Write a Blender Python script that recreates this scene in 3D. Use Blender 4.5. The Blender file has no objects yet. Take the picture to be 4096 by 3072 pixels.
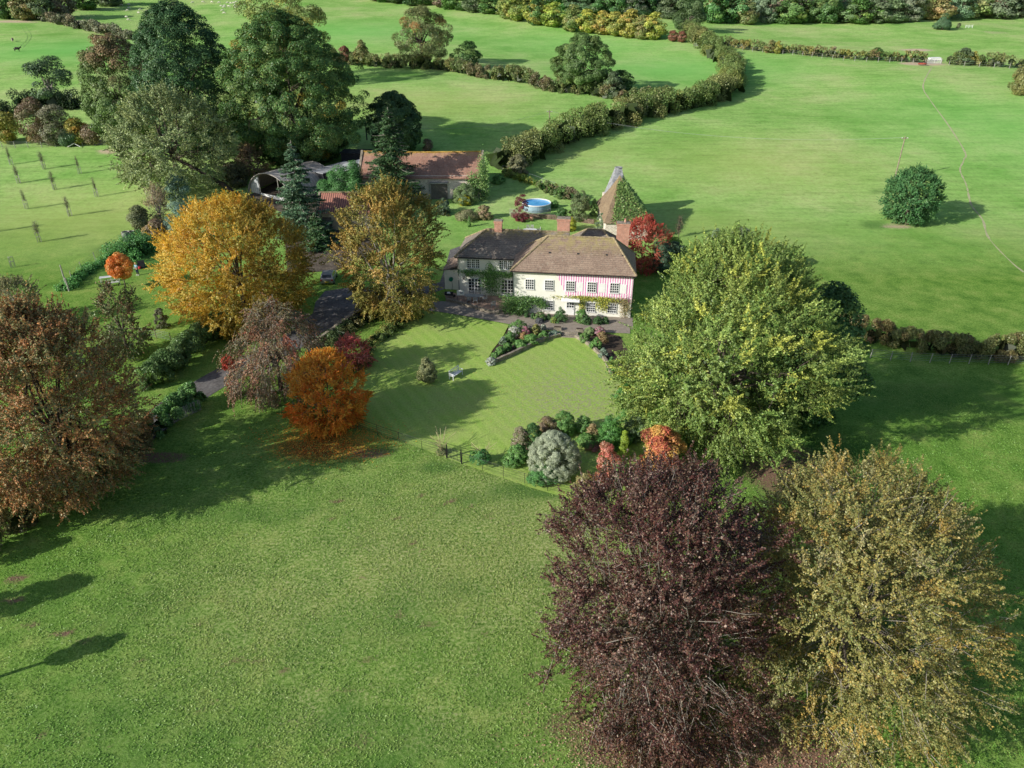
import bpy, math
import numpy as np
from mathutils import Vector
PI = math.pi
R = math.radians
C = bpy.context.scene.collection
F = 2925.0; PT = R(29); ZC = 36.0          # camera: focal length in photo pixels, pitch, height
AZ = R(27); EL = R(25)                     # where the shadows point (from +x), sun elevation

# ---------------------------------------------------------------- terrain and picking
PY = [-80, 100, 125, 170, 210, 260, 300, 350, 450, 600, 900, 1500, 3500]
PZ = [0, 0, 2, 8, 12, 15, 18, 23, 32, 45, 70, 110, 150]
def Hn(x, y):
    z = np.interp(y, PY, PZ)
    w = np.clip((y - 130) / 120, 0, 1)
    return z + w * (1.1 * np.sin(x / 47 + 1.0) * np.cos(y / 61) + .5 * np.sin(x / 19 + y / 27))
def H(x, y): return float(Hn(x, y))
def ray(px, py):
    u = (px - 2048) / F; v = (py - 1536) / F
    return (u, math.cos(PT) - v * math.sin(PT), -math.sin(PT) - v * math.cos(PT))
def at(px, py, z=None):
    d = ray(px, py)
    if z is not None:
        t = (z - ZC) / d[2]
        return (d[0] * t, d[1] * t, z)
    t = 12.0; s = 2.0
    for _ in range(2000):
        x, y, zz = d[0] * t, d[1] * t, ZC + d[2] * t
        if zz < H(x, y):
            if s < .02: break
            t -= s; s *= .25
        t += s
    return (x, y, H(x, y))
def pxm(p):                                 # photo pixels per metre at a point
    return F / (p[1] * math.cos(PT) + (ZC - p[2]) * math.sin(PT))
def zat(Y, py):
    d = ray(2048, py); return ZC + d[2] * Y / d[1]
def xat(Y, z, px): return (px - 2048) / pxm((0, Y, z))

# ---------------------------------------------------------------- materials
MATS = {}
def nmat(name):
    m = bpy.data.materials.new(name); m.use_nodes = True
    nt = m.node_tree; nt.nodes.clear()
    out = nt.nodes.new('ShaderNodeOutputMaterial')
    return m, nt, out
def N(nt, t, **k):
    n = nt.nodes.new(t)
    for a, b in k.items():
        if a in n.inputs: n.inputs[a].default_value = b
        else: setattr(n, a, b)
    return n
def noise(nt, co, scale, detail=3, rough=.55):
    n = N(nt, 'ShaderNodeTexNoise'); n.inputs['Scale'].default_value = scale
    n.inputs['Detail'].default_value = detail; n.inputs['Roughness'].default_value = rough
    nt.links.new(co, n.inputs['Vector']); return n.outputs['Fac']
def ramp(nt, fac, stops):
    r = N(nt, 'ShaderNodeValToRGB'); e = r.color_ramp.elements
    e[0].position, e[0].color = stops[0][0], (*stops[0][1], 1)
    e[1].position, e[1].color = stops[-1][0], (*stops[-1][1], 1)
    for p, c in stops[1:-1]:
        k = e.new(p); k.color = (*c, 1)
    nt.links.new(fac, r.inputs['Fac']); return r.outputs['Color']
def g(v): return (v, v, v)
def mix(nt, fac, a, b, mode='MIX'):
    n = N(nt, 'ShaderNodeMixRGB', blend_type=mode)
    for s, v in (('Fac', fac), ('Color1', a), ('Color2', b)):
        if hasattr(v, 'is_output'): nt.links.new(v, n.inputs[s])
        elif isinstance(v, (tuple, list)): n.inputs[s].default_value = (*v, 1)
        else: n.inputs[s].default_value = v
    return n.outputs['Color']
def mth(nt, op, a, b=None, clamp=False):
    n = N(nt, 'ShaderNodeMath', operation=op); n.use_clamp = clamp
    for i, v in enumerate((a, b)):
        if v is None: continue
        if hasattr(v, 'is_output'): nt.links.new(v, n.inputs[i])
        else: n.inputs[i].default_value = v
    return n.outputs[0]
def attr(nt, name): return N(nt, 'ShaderNodeAttribute', attribute_name=name)

def mat(name, col, var=.25, scale=3.0, rough=.8, bump=0.0, col2=None, metal=0.0, spec=.3, fine=0.0):
    if name in MATS: return MATS[name]
    m, nt, out = nmat(name)
    b = N(nt, 'ShaderNodeBsdfPrincipled'); b.inputs['Roughness'].default_value = rough
    b.inputs['Metallic'].default_value = metal; b.inputs['Specular IOR Level'].default_value = spec
    co = N(nt, 'ShaderNodeNewGeometry').outputs['Position']
    f = noise(nt, co, scale, 5, .65)
    c2 = col2 if col2 else tuple(c * (1 - var) for c in col)
    c = ramp(nt, f, [(.35, c2), (.65, tuple(min(1, v * (1 + var * .35)) for v in col))])
    if fine:
        c = mix(nt, fine, c, ramp(nt, noise(nt, co, scale * 7, 2), [(.35, g(.25)), (.65, g(1.6))]), 'MULTIPLY')
    nt.links.new(c, b.inputs['Base Color'])
    if bump:
        bp = N(nt, 'ShaderNodeBump'); bp.inputs['Distance'].default_value = bump
        nt.links.new(noise(nt, co, scale * 4, 3), bp.inputs['Height']); nt.links.new(bp.outputs[0], b.inputs['Normal'])
    nt.links.new(b.outputs[0], out.inputs['Surface']); MATS[name] = m; return m

def leaf_mat(name='foliage', tr=.09):
    m, nt, out = nmat(name)
    a = attr(nt, 'Col').outputs['Color']
    oc = N(nt, 'ShaderNodeObjectInfo').outputs['Color']
    c = mix(nt, 1.0, a, oc, 'MULTIPLY')
    d = N(nt, 'ShaderNodeBsdfDiffuse'); t = N(nt, 'ShaderNodeBsdfTranslucent'); gl = N(nt, 'ShaderNodeBsdfGlossy')
    gl.inputs['Roughness'].default_value = .45; gl.inputs['Color'].default_value = (.8, .85, .8, 1)
    nt.links.new(c, d.inputs['Color']); nt.links.new(mix(nt, 1.0, c, (1.1, 1.0, .6), 'MULTIPLY'), t.inputs['Color'])
    s = N(nt, 'ShaderNodeMixShader'); s.inputs[0].default_value = tr
    nt.links.new(d.outputs[0], s.inputs[1]); nt.links.new(t.outputs[0], s.inputs[2])
    s2 = N(nt, 'ShaderNodeMixShader'); s2.inputs[0].default_value = .035
    nt.links.new(s.outputs[0], s2.inputs[1]); nt.links.new(gl.outputs[0], s2.inputs[2])
    nt.links.new(s2.outputs[0], out.inputs['Surface']); return m
LEAF = leaf_mat(); LEAF2 = leaf_mat('autumn_foliage', .38)

def ground_mat():
    m, nt, out = nmat('pasture_ground')
    co = N(nt, 'ShaderNodeNewGeometry').outputs['Position']
    sp = N(nt, 'ShaderNodeSeparateXYZ'); nt.links.new(co, sp.inputs[0])
    big = noise(nt, co, .035, 4, .6); mid = noise(nt, co, .35, 5, .7); fine = noise(nt, co, 4.6, 5, .75); vf = noise(nt, co, 13.0, 3, .75)
    green = ramp(nt, mid, [(.34, (.105, .25, .035)), (.5, (.19, .36, .06)), (.68, (.31, .43, .10))])
    straw = ramp(nt, fine, [(.4, (.31, .38, .10)), (.62, (.60, .56, .28))])
    k = mth(nt, 'ADD', mth(nt, 'MULTIPLY', big, .55), mth(nt, 'MULTIPLY', fine, .75))
    kf = N(nt, 'ShaderNodeMapRange', clamp=True); nt.links.new(k, kf.inputs[0]); kf.inputs[1].default_value = .53; kf.inputs[2].default_value = .78
    near = mix(nt, mth(nt, 'MULTIPLY', kf.outputs[0], attr(nt, 'dry').outputs['Fac']), green, straw)
    tus = ramp(nt, fine, [(.34, g(.42)), (.5, g(1.0)), (.7, g(1.2))])
    near = mix(nt, .85, near, tus, 'MULTIPLY')
    near = mix(nt, .6, near, ramp(nt, vf, [(.35, g(.5)), (.6, g(1.3))]), 'MULTIPLY')
    far = ramp(nt, noise(nt, co, .05, 6, .7), [(.35, (.22, .44, .095)), (.5, (.33, .53, .15)), (.66, (.46, .57, .22))])  # far greens are paler, slight haze put into their colour
    far = mix(nt, .55, far, ramp(nt, noise(nt, co, 1.3, 6, .8), [(.34, g(.5)), (.5, g(1)), (.66, g(1.2))]), 'MULTIPLY')
    far = mix(nt, ramp(nt, noise(nt, co, .55, 8, .85), [(.58, g(0)), (.66, g(.55))]), far, (.13, .33, .08))
    mp = N(nt, 'ShaderNodeMapping'); mp.inputs['Scale'].default_value = (.10, .9, 1); mp.inputs['Rotation'].default_value = (0, 0, R(12)); nt.links.new(co, mp.inputs[0])
    far = mix(nt, .6, far, ramp(nt, noise(nt, mp.outputs[0], 1.0, 5, .7), [(.36, g(.72)), (.5, g(1)), (.64, g(1.14))]), 'MULTIPLY')
    far = mix(nt, attr(nt, 'warm').outputs['Fac'], far, mix(nt, .5, far, (.50, .52, .17)))
    far = mix(nt, attr(nt, 'fresh').outputs['Fac'], far, (.20, .55, .13))
    c = mix(nt, attr(nt, 'far').outputs['Fac'], near, far)
    lush = attr(nt, 'lush').outputs['Fac']
    c = mix(nt, mth(nt, 'MULTIPLY', lush, ramp(nt, fine, [(.3, g(.55)), (.6, g(1))])), c, (.055, .16, .035))
    def soft(a, lo=.35, hi=.75):
        s_ = mth(nt, 'ADD', mth(nt, 'MULTIPLY', attr(nt, a).outputs['Fac'], 1.1), mth(nt, 'MULTIPLY', mth(nt, 'SUBTRACT', fine, .5), 1.3))
        r_ = N(nt, 'ShaderNodeMapRange', clamp=True); nt.links.new(s_, r_.inputs[0]); r_.inputs[1].default_value = lo; r_.inputs[2].default_value = hi
        return r_.outputs[0]
    c = mix(nt, soft('dirt'), c, mix(nt, attr(nt, 'far').outputs['Fac'], ramp(nt, vf, [(.3, (.15, .09, .06)), (.65, (.33, .22, .15))]), (.60, .48, .34)))
    c = mix(nt, soft('litter', .3, .9), c, ramp(nt, noise(nt, co, 6, 3, .8), [(.38, (.05, .05, .02)), (.5, (.28, .10, .03)), (.62, (.5, .25, .07))]))
    b = N(nt, 'ShaderNodeBsdfDiffuse'); nt.links.new(c, b.inputs['Color'])
    bp = N(nt, 'ShaderNodeBump'); bp.inputs['Distance'].default_value = .09; bp.inputs['Strength'].default_value = .9
    hs = mth(nt, 'ADD', fine, mth(nt, 'MULTIPLY', vf, .4)); nt.links.new(hs, bp.inputs['Height']); nt.links.new(bp.outputs[0], b.inputs['Normal'])
    nt.links.new(b.outputs[0], out.inputs['Surface']); return m

def lawn_mat():
    m, nt, out = nmat('mown_lawn')
    co = N(nt, 'ShaderNodeNewGeometry').outputs['Position']
    mp = N(nt, 'ShaderNodeMapping'); mp.inputs['Rotation'].default_value = (0, 0, R(-31)); nt.links.new(co, mp.inputs[0])
    sp = N(nt, 'ShaderNodeSeparateXYZ'); nt.links.new(mp.outputs[0], sp.inputs[0])
    wob = mth(nt, 'MULTIPLY', noise(nt, co, .5, 3), .5)
    st = mth(nt, 'SINE', mth(nt, 'MULTIPLY', mth(nt, 'ADD', sp.outputs['X'], wob), 2 * PI / 1.25))
    st = mth(nt, 'MULTIPLY_ADD', st, .5); st.node.inputs[2].default_value = .5
    base = ramp(nt, st, [(0, (.33, .51, .10)), (1, (.39, .55, .125))])
    mo = noise(nt, co, .22, 5, .7)
    c = mix(nt, ramp(nt, mo, [(.42, g(0)), (.68, g(.6))]), base, (.40, .46, .16))
    fn = noise(nt, co, 2.6, 5, .75)
    dry = mth(nt, 'MULTIPLY', attr(nt, 'dry').outputs['Fac'], ramp(nt, fn, [(.46, g(0)), (.6, g(1))]))
    c = mix(nt, dry, c, (.38, .38, .21))
    c = mix(nt, .55, c, ramp(nt, noise(nt, co, 5, 3, .7), [(.35, g(.65)), (.6, g(1.15))]), 'MULTIPLY')
    lt = N(nt, 'ShaderNodeTexVoronoi'); lt.inputs['Scale'].default_value = 2.3; nt.links.new(co, lt.inputs['Vector'])
    c = mix(nt, mth(nt, 'MULTIPLY', mth(nt, 'LESS_THAN', lt.outputs['Distance'], .11), mth(nt, 'GREATER_THAN', noise(nt, co, .5), .52)), c, (.3, .2, .08))
    b = N(nt, 'ShaderNodeBsdfDiffuse'); nt.links.new(c, b.inputs['Color'])
    bp = N(nt, 'ShaderNodeBump'); bp.inputs['Distance'].default_value = .04
    nt.links.new(fn, bp.inputs['Height']); nt.links.new(bp.outputs[0], b.inputs['Normal'])
    nt.links.new(b.outputs[0], out.inputs['Surface']); return m

def tile_mat(name, c1, c2, moss, zr=None, lich=.5, rib=False):
    m, nt, out = nmat(name)
    co = N(nt, 'ShaderNodeNewGeometry').outputs['Position']
    sp = N(nt, 'ShaderNodeSeparateXYZ'); nt.links.new(co, sp.inputs[0])
    c = ramp(nt, noise(nt, co, .6, 6, .7), [(.35, c1), (.65, c2)])
    c = mix(nt, .6, c, ramp(nt, noise(nt, co, 5, 3, .8), [(.3, g(.45)), (.65, g(1.4))]), 'MULTIPLY')
    row = mth(nt, 'FRACT', mth(nt, 'MULTIPLY', sp.outputs['Z'], 5.5))
    c = mix(nt, .45, c, ramp(nt, row, [(.0, g(.45)), (.25, g(1.0)), (1, g(1.1))]), 'MULTIPLY')
    if lich:
        c = mix(nt, mth(nt, 'MULTIPLY', ramp(nt, noise(nt, co, 3.4, 2, .5), [(.6, g(0)), (.68, g(1))]), lich), c, (.42, .4, .33))
    if zr:
        k = N(nt, 'ShaderNodeMapRange', clamp=True); nt.links.new(sp.outputs['Z'], k.inputs[0])
        k.inputs[1].default_value, k.inputs[2].default_value = zr
        kk = mth(nt, 'MULTIPLY', k.outputs[0], ramp(nt, noise(nt, co, 1.6, 4, .7), [(.4, g(0)), (.6, g(1))]))
        c = mix(nt, kk, c, moss)
    b = N(nt, 'ShaderNodeBsdfPrincipled'); b.inputs['Roughness'].default_value = .85; b.inputs['Specular IOR Level'].default_value = .2
    nt.links.new(c, b.inputs['Base Color'])
    bp = N(nt, 'ShaderNodeBump'); bp.inputs['Distance'].default_value = .03
    nt.links.new(mth(nt, 'ADD', row, noise(nt, co, 6, 2)), bp.inputs['Height']); nt.links.new(bp.outputs[0], b.inputs['Normal'])
    nt.links.new(b.outputs[0], out.inputs['Surface']); return m

def brick_mat(name, ca, cb, mortar, sc=1.0, w=.22, h=.075):
    m, nt, out = nmat(name)
    tc = N(nt, 'ShaderNodeTexCoord').outputs['Object']
    sp = N(nt, 'ShaderNodeSeparateXYZ'); nt.links.new(tc, sp.inputs[0])
    cb_ = N(nt, 'ShaderNodeCombineXYZ'); nt.links.new(mth(nt, 'ADD', sp.outputs['X'], sp.outputs['Y']), cb_.inputs[0]); nt.links.new(sp.outputs['Z'], cb_.inputs[1])
    br = N(nt, 'ShaderNodeTexBrick'); nt.links.new(cb_.outputs[0], br.inputs['Vector'])
    br.inputs['Color1'].default_value = (*ca, 1); br.inputs['Color2'].default_value = (*cb, 1); br.inputs['Mortar'].default_value = (*mortar, 1)
    br.inputs['Scale'].default_value = sc; br.inputs['Brick Width'].default_value = w; br.inputs['Row Height'].default_value = h; br.inputs['Mortar Size'].default_value = h * .14
    c = mix(nt, .5, br.outputs['Color'], ramp(nt, noise(nt, tc, 2.5, 5, .7), [(.3, g(.5)), (.65, g(1.3))]), 'MULTIPLY')
    b = N(nt, 'ShaderNodeBsdfPrincipled'); b.inputs['Roughness'].default_value = .9
    nt.links.new(c, b.inputs['Base Color']); nt.links.new(b.outputs[0], out.inputs['Surface']); MATS[name] = m; return m

def stripe_mat(name, axis, per, duty, ca, cb, obj=True, grime=.2):
    m, nt, out = nmat(name)
    tc = N(nt, 'ShaderNodeTexCoord').outputs['Object']
    sp = N(nt, 'ShaderNodeSeparateXYZ'); nt.links.new(tc, sp.inputs[0])
    f = mth(nt, 'FRACT', mth(nt, 'DIVIDE', sp.outputs[axis], per))
    k = mth(nt, 'LESS_THAN', f, duty)
    c = mix(nt, k, ca, cb)
    c = mix(nt, grime, c, ramp(nt, noise(nt, tc, 2.2, 5, .7), [(.3, g(.4)), (.65, g(1.2))]), 'MULTIPLY')
    b = N(nt, 'ShaderNodeBsdfPrincipled'); b.inputs['Roughness'].default_value = .7
    nt.links.new(c, b.inputs['Base Color'])
    bp = N(nt, 'ShaderNodeBump'); bp.inputs['Distance'].default_value = .03; nt.links.new(f, bp.inputs['Height']); nt.links.new(bp.outputs[0], b.inputs['Normal'])
    nt.links.new(b.outputs[0], out.inputs['Surface']); MATS[name] = m; return m

M_bark = mat('bark', (.17, .14, .11), .5, 2.5, .95, .05)
M_dark = mat('dark_bark', (.07, .055, .045), .5, 2.5, .95, .05)
M_pale = mat('pale_bark', (.42, .38, .33), .35, 2.0, .9)
M_white = mat('white_paint', (.92, .92, .90), .06, 1.5, .5)
M_greymetal = mat('grey_metal', (.3, .32, .34), .2, 4, .45, metal=.3)
M_black = mat('black_iron', (.02, .02, .022), .2, 4, .5)
M_wood = mat('weathered_wood', (.34, .28, .21), .4, 3, .9)
M_greywood = mat('grey_wood', (.46, .44, .40), .4, 3, .9)
M_stone = mat('garden_stone', (.36, .31, .24), .45, 1.6, .95, .03, fine=.5)
M_soil = mat('bare_soil', (.09, .065, .045), .5, 2, .95, .05)
M_glass = mat('window_glass', (.035, .045, .05), .5, .9, .12, spec=.6)
M_render = mat('cream_render', (.95, .93, .83), .05, .8, .9, .004)
M_brick = brick_mat('red_brick', (.66, .27, .16), (.52, .20, .12), (.55, .46, .38))
M_rubble = brick_mat('rubble_stone', (.86, .74, .64), (.62, .47, .39), (.92, .87, .78), 1, .42, .2)
M_tileD = tile_mat('dark_clay_tiles', (.19, .155, .135), (.32, .27, .22), (.30, .25, .10), (6.7, 7.6), .55)
M_tileB = tile_mat('brown_clay_tiles', (.25, .175, .135), (.36, .265, .20), (.38, .32, .13), (6.9, 8.7), .3)
M_tileR = tile_mat('red_clay_tiles', (.36, .19, .135), (.46, .27, .20), (.5, .36, .1), (8.6, 9.6), .3)
M_tileO = tile_mat('sandy_clay_tiles', (.24, .17, .11), (.34, .25, .16), (.4, .32, .14), (6, 10), .2)
M_pantile = stripe_mat('red_pantiles', 0, .34, .42, (.50, .22, .155), (.15, .06, .05))
M_corr = stripe_mat('corrugated_sheet', 0, .3, .4, (.50, .47, .43), (.36, .33, .31), grime=.5)
M_corrg = stripe_mat('grey_corrugated_sheet', 0, .5, .3, (.66, .68, .70), (.42, .44, .47), grime=.4)
M_plank = stripe_mat('grey_planks', 0, .2, .25, (.24, .21, .19), (.04, .035, .03), grime=.7)
M_pink = stripe_mat('pink_overexposure_stripes', 0, .29, .30, (.88, .82, .86), (.74, .10, .42), grime=.06)  # zebra pattern of an overexposed wall, put into the colour
M_slate = mat('dark_shed_cladding', (.045, .048, .055), .3, 2, .8)
M_asph = mat('tarmac', (.17, .16, .155), .4, .5, .9, .01, fine=.35)
M_pave = brick_mat('stone_paving', (.74, .64, .52), (.60, .51, .42), (.32, .27, .22), 1, .95, .7)

# ---------------------------------------------------------------- object helpers
def setp(o, label=None, cat=None, group=None, kind=None):
    if label: o['label'] = label
    if cat: o['category'] = cat
    if group: o['group'] = group
    if kind: o['kind'] = kind
    return o
def empty(name, loc, label=None, cat=None, group=None, rz=0):
    o = bpy.data.objects.new(name, None); C.objects.link(o); o.location = loc; o.rotation_euler = (0, 0, rz)
    return setp(o, label, cat, group)
class MB:
    def __init__(s): s.v = []; s.f = []; s.m = []; s.cur = 0
    def poly(s, pts):
        n = len(s.v); s.v += [tuple(p) for p in pts]; s.f.append(tuple(range(n, n + len(pts)))); s.m.append(s.cur); return s
    def box(s, x0, x1, y0, y1, z0, z1):
        n = len(s.v)
        s.v += [(x0, y0, z0), (x1, y0, z0), (x1, y1, z0), (x0, y1, z0), (x0, y0, z1), (x1, y0, z1), (x1, y1, z1), (x0, y1, z1)]
        for q in ((0, 3, 2, 1), (4, 5, 6, 7), (0, 1, 5, 4), (1, 2, 6, 5), (2, 3, 7, 6), (3, 0, 4, 7)):
            s.f.append(tuple(n + i for i in q)); s.m.append(s.cur)
        return s
    def tube(s, pts, rs, n=6, cap=True):
        pts = [Vector(p) for p in pts]
        if not isinstance(rs, (list, tuple)): rs = [rs] * len(pts)
        b = len(s.v); a = None
        for i, p in enumerate(pts):
            t = (pts[min(i + 1, len(pts) - 1)] - pts[max(i - 1, 0)]).normalized()
            if a is None: a = t.cross(Vector((0, 0, 1)) if abs(t.z) < .9 else Vector((1, 0, 0))).normalized()
            a = (a - t * a.dot(t)).normalized(); c = t.cross(a)
            for k in range(n):
                w = 2 * PI * k / n; s.v.append(tuple(p + (a * math.cos(w) + c * math.sin(w)) * rs[i]))
        for i in range(len(pts) - 1):
            for k in range(n):
                k2 = (k + 1) % n
                s.f.append((b + i * n + k, b + i * n + k2, b + (i + 1) * n + k2, b + (i + 1) * n + k)); s.m.append(s.cur)
        if cap:
            s.f.append(tuple(b + k for k in range(n))[::-1]); s.m.append(s.cur)
            s.f.append(tuple(b + (len(pts) - 1) * n + k for k in range(n))); s.m.append(s.cur)
        return s
    def lathe(s, prof, cx=0, cy=0, n=16):
        s.tube([(cx, cy, z) for r, z in prof], [max(r, .001) for r, z in prof], n); return s
    def obj(s, name, mats, parent=None, loc=None, rz=0, smooth=False):
        me = bpy.data.meshes.new(name); me.from_pydata(s.v, [], s.f)
        if not isinstance(mats, (list, tuple)): mats = [mats]
        for m in mats: me.materials.append(m)
        if len(mats) > 1: me.polygons.foreach_set('material_index', s.m)
        if smooth: me.polygons.foreach_set('use_smooth', [True] * len(me.polygons))
        me.update()
        o = bpy.data.objects.new(name, me); C.objects.link(o)
        if parent: o.parent = parent
        if loc: o.location = loc
        o.rotation_euler = (0, 0, rz)
        return o
def copytree(o, loc=None, rz=None, scale=None, label=None, parent=None):
    c = o.copy(); C.objects.link(c)
    if parent: c.parent = parent
    if loc is not None: c.location = loc
    if rz is not None: c.rotation_euler = (0, 0, rz)
    if scale is not None: c.scale = scale
    if label: c['label'] = label
    for ch in list(o.children): copytree(ch, parent=c)
    return c

# ---------------------------------------------------------------- foliage
def quads_mesh(name, V, Fn, cols, mats, parent, matidx=None, extra=None):
    me = bpy.data.meshes.new(name); n = len(Fn)
    me.vertices.add(len(V)); me.vertices.foreach_set('co', V.astype(np.float32).ravel())
    me.loops.add(n * 4); me.loops.foreach_set('vertex_index', Fn.astype(np.int32).ravel())
    me.polygons.add(n); me.polygons.foreach_set('loop_start', np.arange(0, n * 4, 4, dtype=np.int32))
    try: me.polygons.foreach_set('loop_total', np.full(n, 4, dtype=np.int32))
    except Exception: pass
    for m in mats: me.materials.append(m)
    a = me.attributes.new('Col', 'FLOAT_COLOR', 'FACE')
    a.data.foreach_set('color', np.concatenate([cols, np.ones((n, 1))], 1).astype(np.float32).ravel())
    me.update(calc_edges=True)
    o = bpy.data.objects.new(name, me); C.objects.link(o)
    if parent: o.parent = parent
    return o
def unit(a): return a / np.maximum(np.linalg.norm(a, axis=-1, keepdims=True), 1e-6)
def leaves(P, Nn, size, cols, rng, asp=.6, tang=None):
    n = len(P)
    r = rng.normal(size=(n, 3)) if tang is None else tang + rng.normal(size=(n, 3)) * .35
    t = unit(r - Nn * np.sum(r * Nn, 1, keepdims=True)); b = np.cross(Nn, t)
    s = (size * rng.uniform(.6, 1.35, n))[:, None] * .5
    V = np.stack([P + t * s, P + b * s * asp, P - t * s, P - b * s * asp], 1).reshape(-1, 3)
    return V, np.arange(n * 4).reshape(n, 4), cols
BR = 1.42
def pick(pal, n, rng):
    w = np.array([p[3] if len(p) > 3 else 1. for p in pal]); c = np.minimum(np.array([p[:3] for p in pal]) * BR, .88)
    return c[rng.choice(len(pal), n, p=w / w.sum())]
ROUND = [(0, .25), (.08, .6), (.2, .85), (.4, 1), (.6, .95), (.8, .7), (.93, .4), (1, .08)]
DOME = [(0, .7), (.1, .95), (.3, 1), (.55, .9), (.75, .7), (.9, .42), (1, .08)]
CONE = [(0, .85), (.12, 1), (.3, .85), (.55, .55), (.8, .25), (1, .02)]
EGG = [(0, .5), (.1, .85), (.28, 1), (.5, .9), (.7, .66), (.87, .38), (1, .08)]
VASE = [(0, .15), (.15, .4), (.35, .7), (.6, 1), (.8, .92), (.93, .6), (1, .15)]
def envelope(prof, n, rng, lobes=20, amp=.22, ragged=.08):
    tt = np.linspace(0, 1, 60); rt = np.interp(tt, [p[0] for p in prof], [p[1] for p in prof])
    wt = np.maximum(rt, .08) * np.hypot(np.gradient(rt, tt) * .8, 1.0); t = rng.choice(60, n, p=wt / wt.sum()) / 59 + rng.uniform(-.008, .008, n)
    t = np.clip(t, 0, 1); r = np.interp(t, tt, rt)
    ph = rng.uniform(0, 2 * PI, n)
    d = unit(np.stack([np.cos(ph) * r, np.sin(ph) * r, (t - .45) * 1.6], 1))
    L = unit(rng.normal(size=(lobes, 3))); a = rng.uniform(-.6, 1, lobes) * amp
    k = 1 + (a[None] * np.exp(11 * (d @ L.T - 1))).sum(1) + rng.normal(size=n) * ragged
    k = k / np.percentile(k, 88)
    return t, r * k, ph, k
def crown(name, parent, prof, a, zb, zt, ncl, rc, nleaf, leaf, pal, rng, mode='clump', mixl=.35, inner=.3, amp=.22, ragged=.07,
          limbs=8, trunk=None, bark=None, tbark=None, twig=None, asp=.6, gap=0.0, sunpal=None, droop=0.0, lean=(0, 0), ay=1.0, ztrunk=None, bright=.22, core=0, flat=.75, pal2=None, side=None):
    """One tree crown (leaf mesh) and one wood mesh, around the local z axis."""
    t, r, ph, k = envelope(prof, ncl, rng, amp=amp, ragged=ragged)
    h = zt - zb
    dep = np.where(rng.uniform(size=ncl) < inner, rng.uniform(.25, .75, ncl), 1.0)
    rr = np.maximum(r * (a - rc * (.85 if mode == 'clump' else 1.15)), .05 * a) * dep
    cz = zb + rc * .3 + (h - rc * .9) * t
    cx = np.cos(ph) * rr + lean[0] * t; cy = np.sin(ph) * rr * ay + lean[1] * t
    Cn = np.stack([cx, cy, cz], 1)
    ctr = np.array([lean[0] * .5, lean[1] * .5, zb + h * .38])
    out = unit((Cn - ctr) * np.array([1, 1, 1.0]))
    cr = rc * rng.uniform(.65, 1.35, ncl)
    ccol = pick(pal, ncl, rng) * rng.uniform(1 - bright, 1 + bright, (ncl, 1))
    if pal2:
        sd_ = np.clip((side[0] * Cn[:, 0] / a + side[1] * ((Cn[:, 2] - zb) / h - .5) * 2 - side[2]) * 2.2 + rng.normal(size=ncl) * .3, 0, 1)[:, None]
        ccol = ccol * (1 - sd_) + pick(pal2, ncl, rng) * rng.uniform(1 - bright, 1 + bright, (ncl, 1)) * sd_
    w = cr ** 2 * np.where(dep < 1, .5, 1); ci = rng.choice(ncl, nleaf, p=w / w.sum())
    lcol = pick(pal, nleaf, rng)
    cols = ccol[ci] * (1 - mixl) + lcol * mixl
    cols = cols * rng.uniform(.72, 1.28, (nleaf, 1))
    Vs, Fs, Cs, base = [], [], [], 0
    wood = MB()
    if mode == 'clump':
        d = unit(rng.normal(size=(nleaf, 3)) + out[ci] * .75 + np.array([0, 0, .25]))
        rad = cr[ci][:, None] * rng.uniform(.35, 1, (nleaf, 1)) ** .45
        P = Cn[ci] + d * rad * np.array([1, 1, flat])
        nn = unit(d * .75 + out[ci] * .5 + rng.normal(size=(nleaf, 3)) * .5 + np.array([0, 0, .2]))
        V, Fq, cc = leaves(P, nn, leaf, cols, rng, asp)
    else:                                              # sprays: leaves set along twigs
        ntw = 9; T = ncl * ntw
        td = unit(np.repeat(out, ntw, 0) * 1.0 + rng.normal(size=(T, 3)) * .48 + np.array([0, 0, .15 - droop]))
        tl = np.repeat(cr, ntw) * rng.uniform(.7, 1.5, T)
        o = np.repeat(Cn, ntw, 0) + rng.normal(size=(T, 3)) * rc * .35
        ti = ci * ntw + rng.integers(0, ntw, nleaf); s = rng.uniform(.05, 1, nleaf)
        P = o[ti] + td[ti] * (tl[ti] * s)[:, None] + rng.normal(size=(nleaf, 3)) * (.11 * rc * (1.15 - s))[:, None]
        P[:, 2] -= droop * .6 * tl[ti] * s ** 2
        nn = unit(rng.normal(size=(nleaf, 3)) * .65 + np.array([0, 0, .35]) + out[ci] * .75)
        V, Fq, cc = leaves(P, nn, leaf, cols, rng, asp, tang=td[ti])
        if twig:
            sel = rng.choice(T, min(T, int(twig[0])), replace=False); wr = twig[1]
            for q in sel:
                e = o[q] + td[q] * tl[q] * .95; e[2] -= droop * .6 * tl[q]
                mdp = o[q] + td[q] * tl[q] * .5 + rng.normal(size=3) * .06 * tl[q]
                st = o[q] - td[q] * tl[q] * .7
                wood.cur = 1; wood.tube([st, mdp, e], [wr, wr * .7, wr * .3], 3, False); wood.cur = 0
    if gap:
        kk = np.sin(P[:, 0] * 2.1 / rc + 1.3) * np.sin(P[:, 1] * 1.9 / rc) * np.sin(P[:, 2] * 2.3 / rc + .7)
        keep = np.repeat(kk < 1 - gap, 4); kq = kk < 1 - gap
        V = V[keep]; cc = cc[kq]; Fq = np.arange(len(V)).reshape(-1, 4)
    core = int(core * 1.8)
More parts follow.
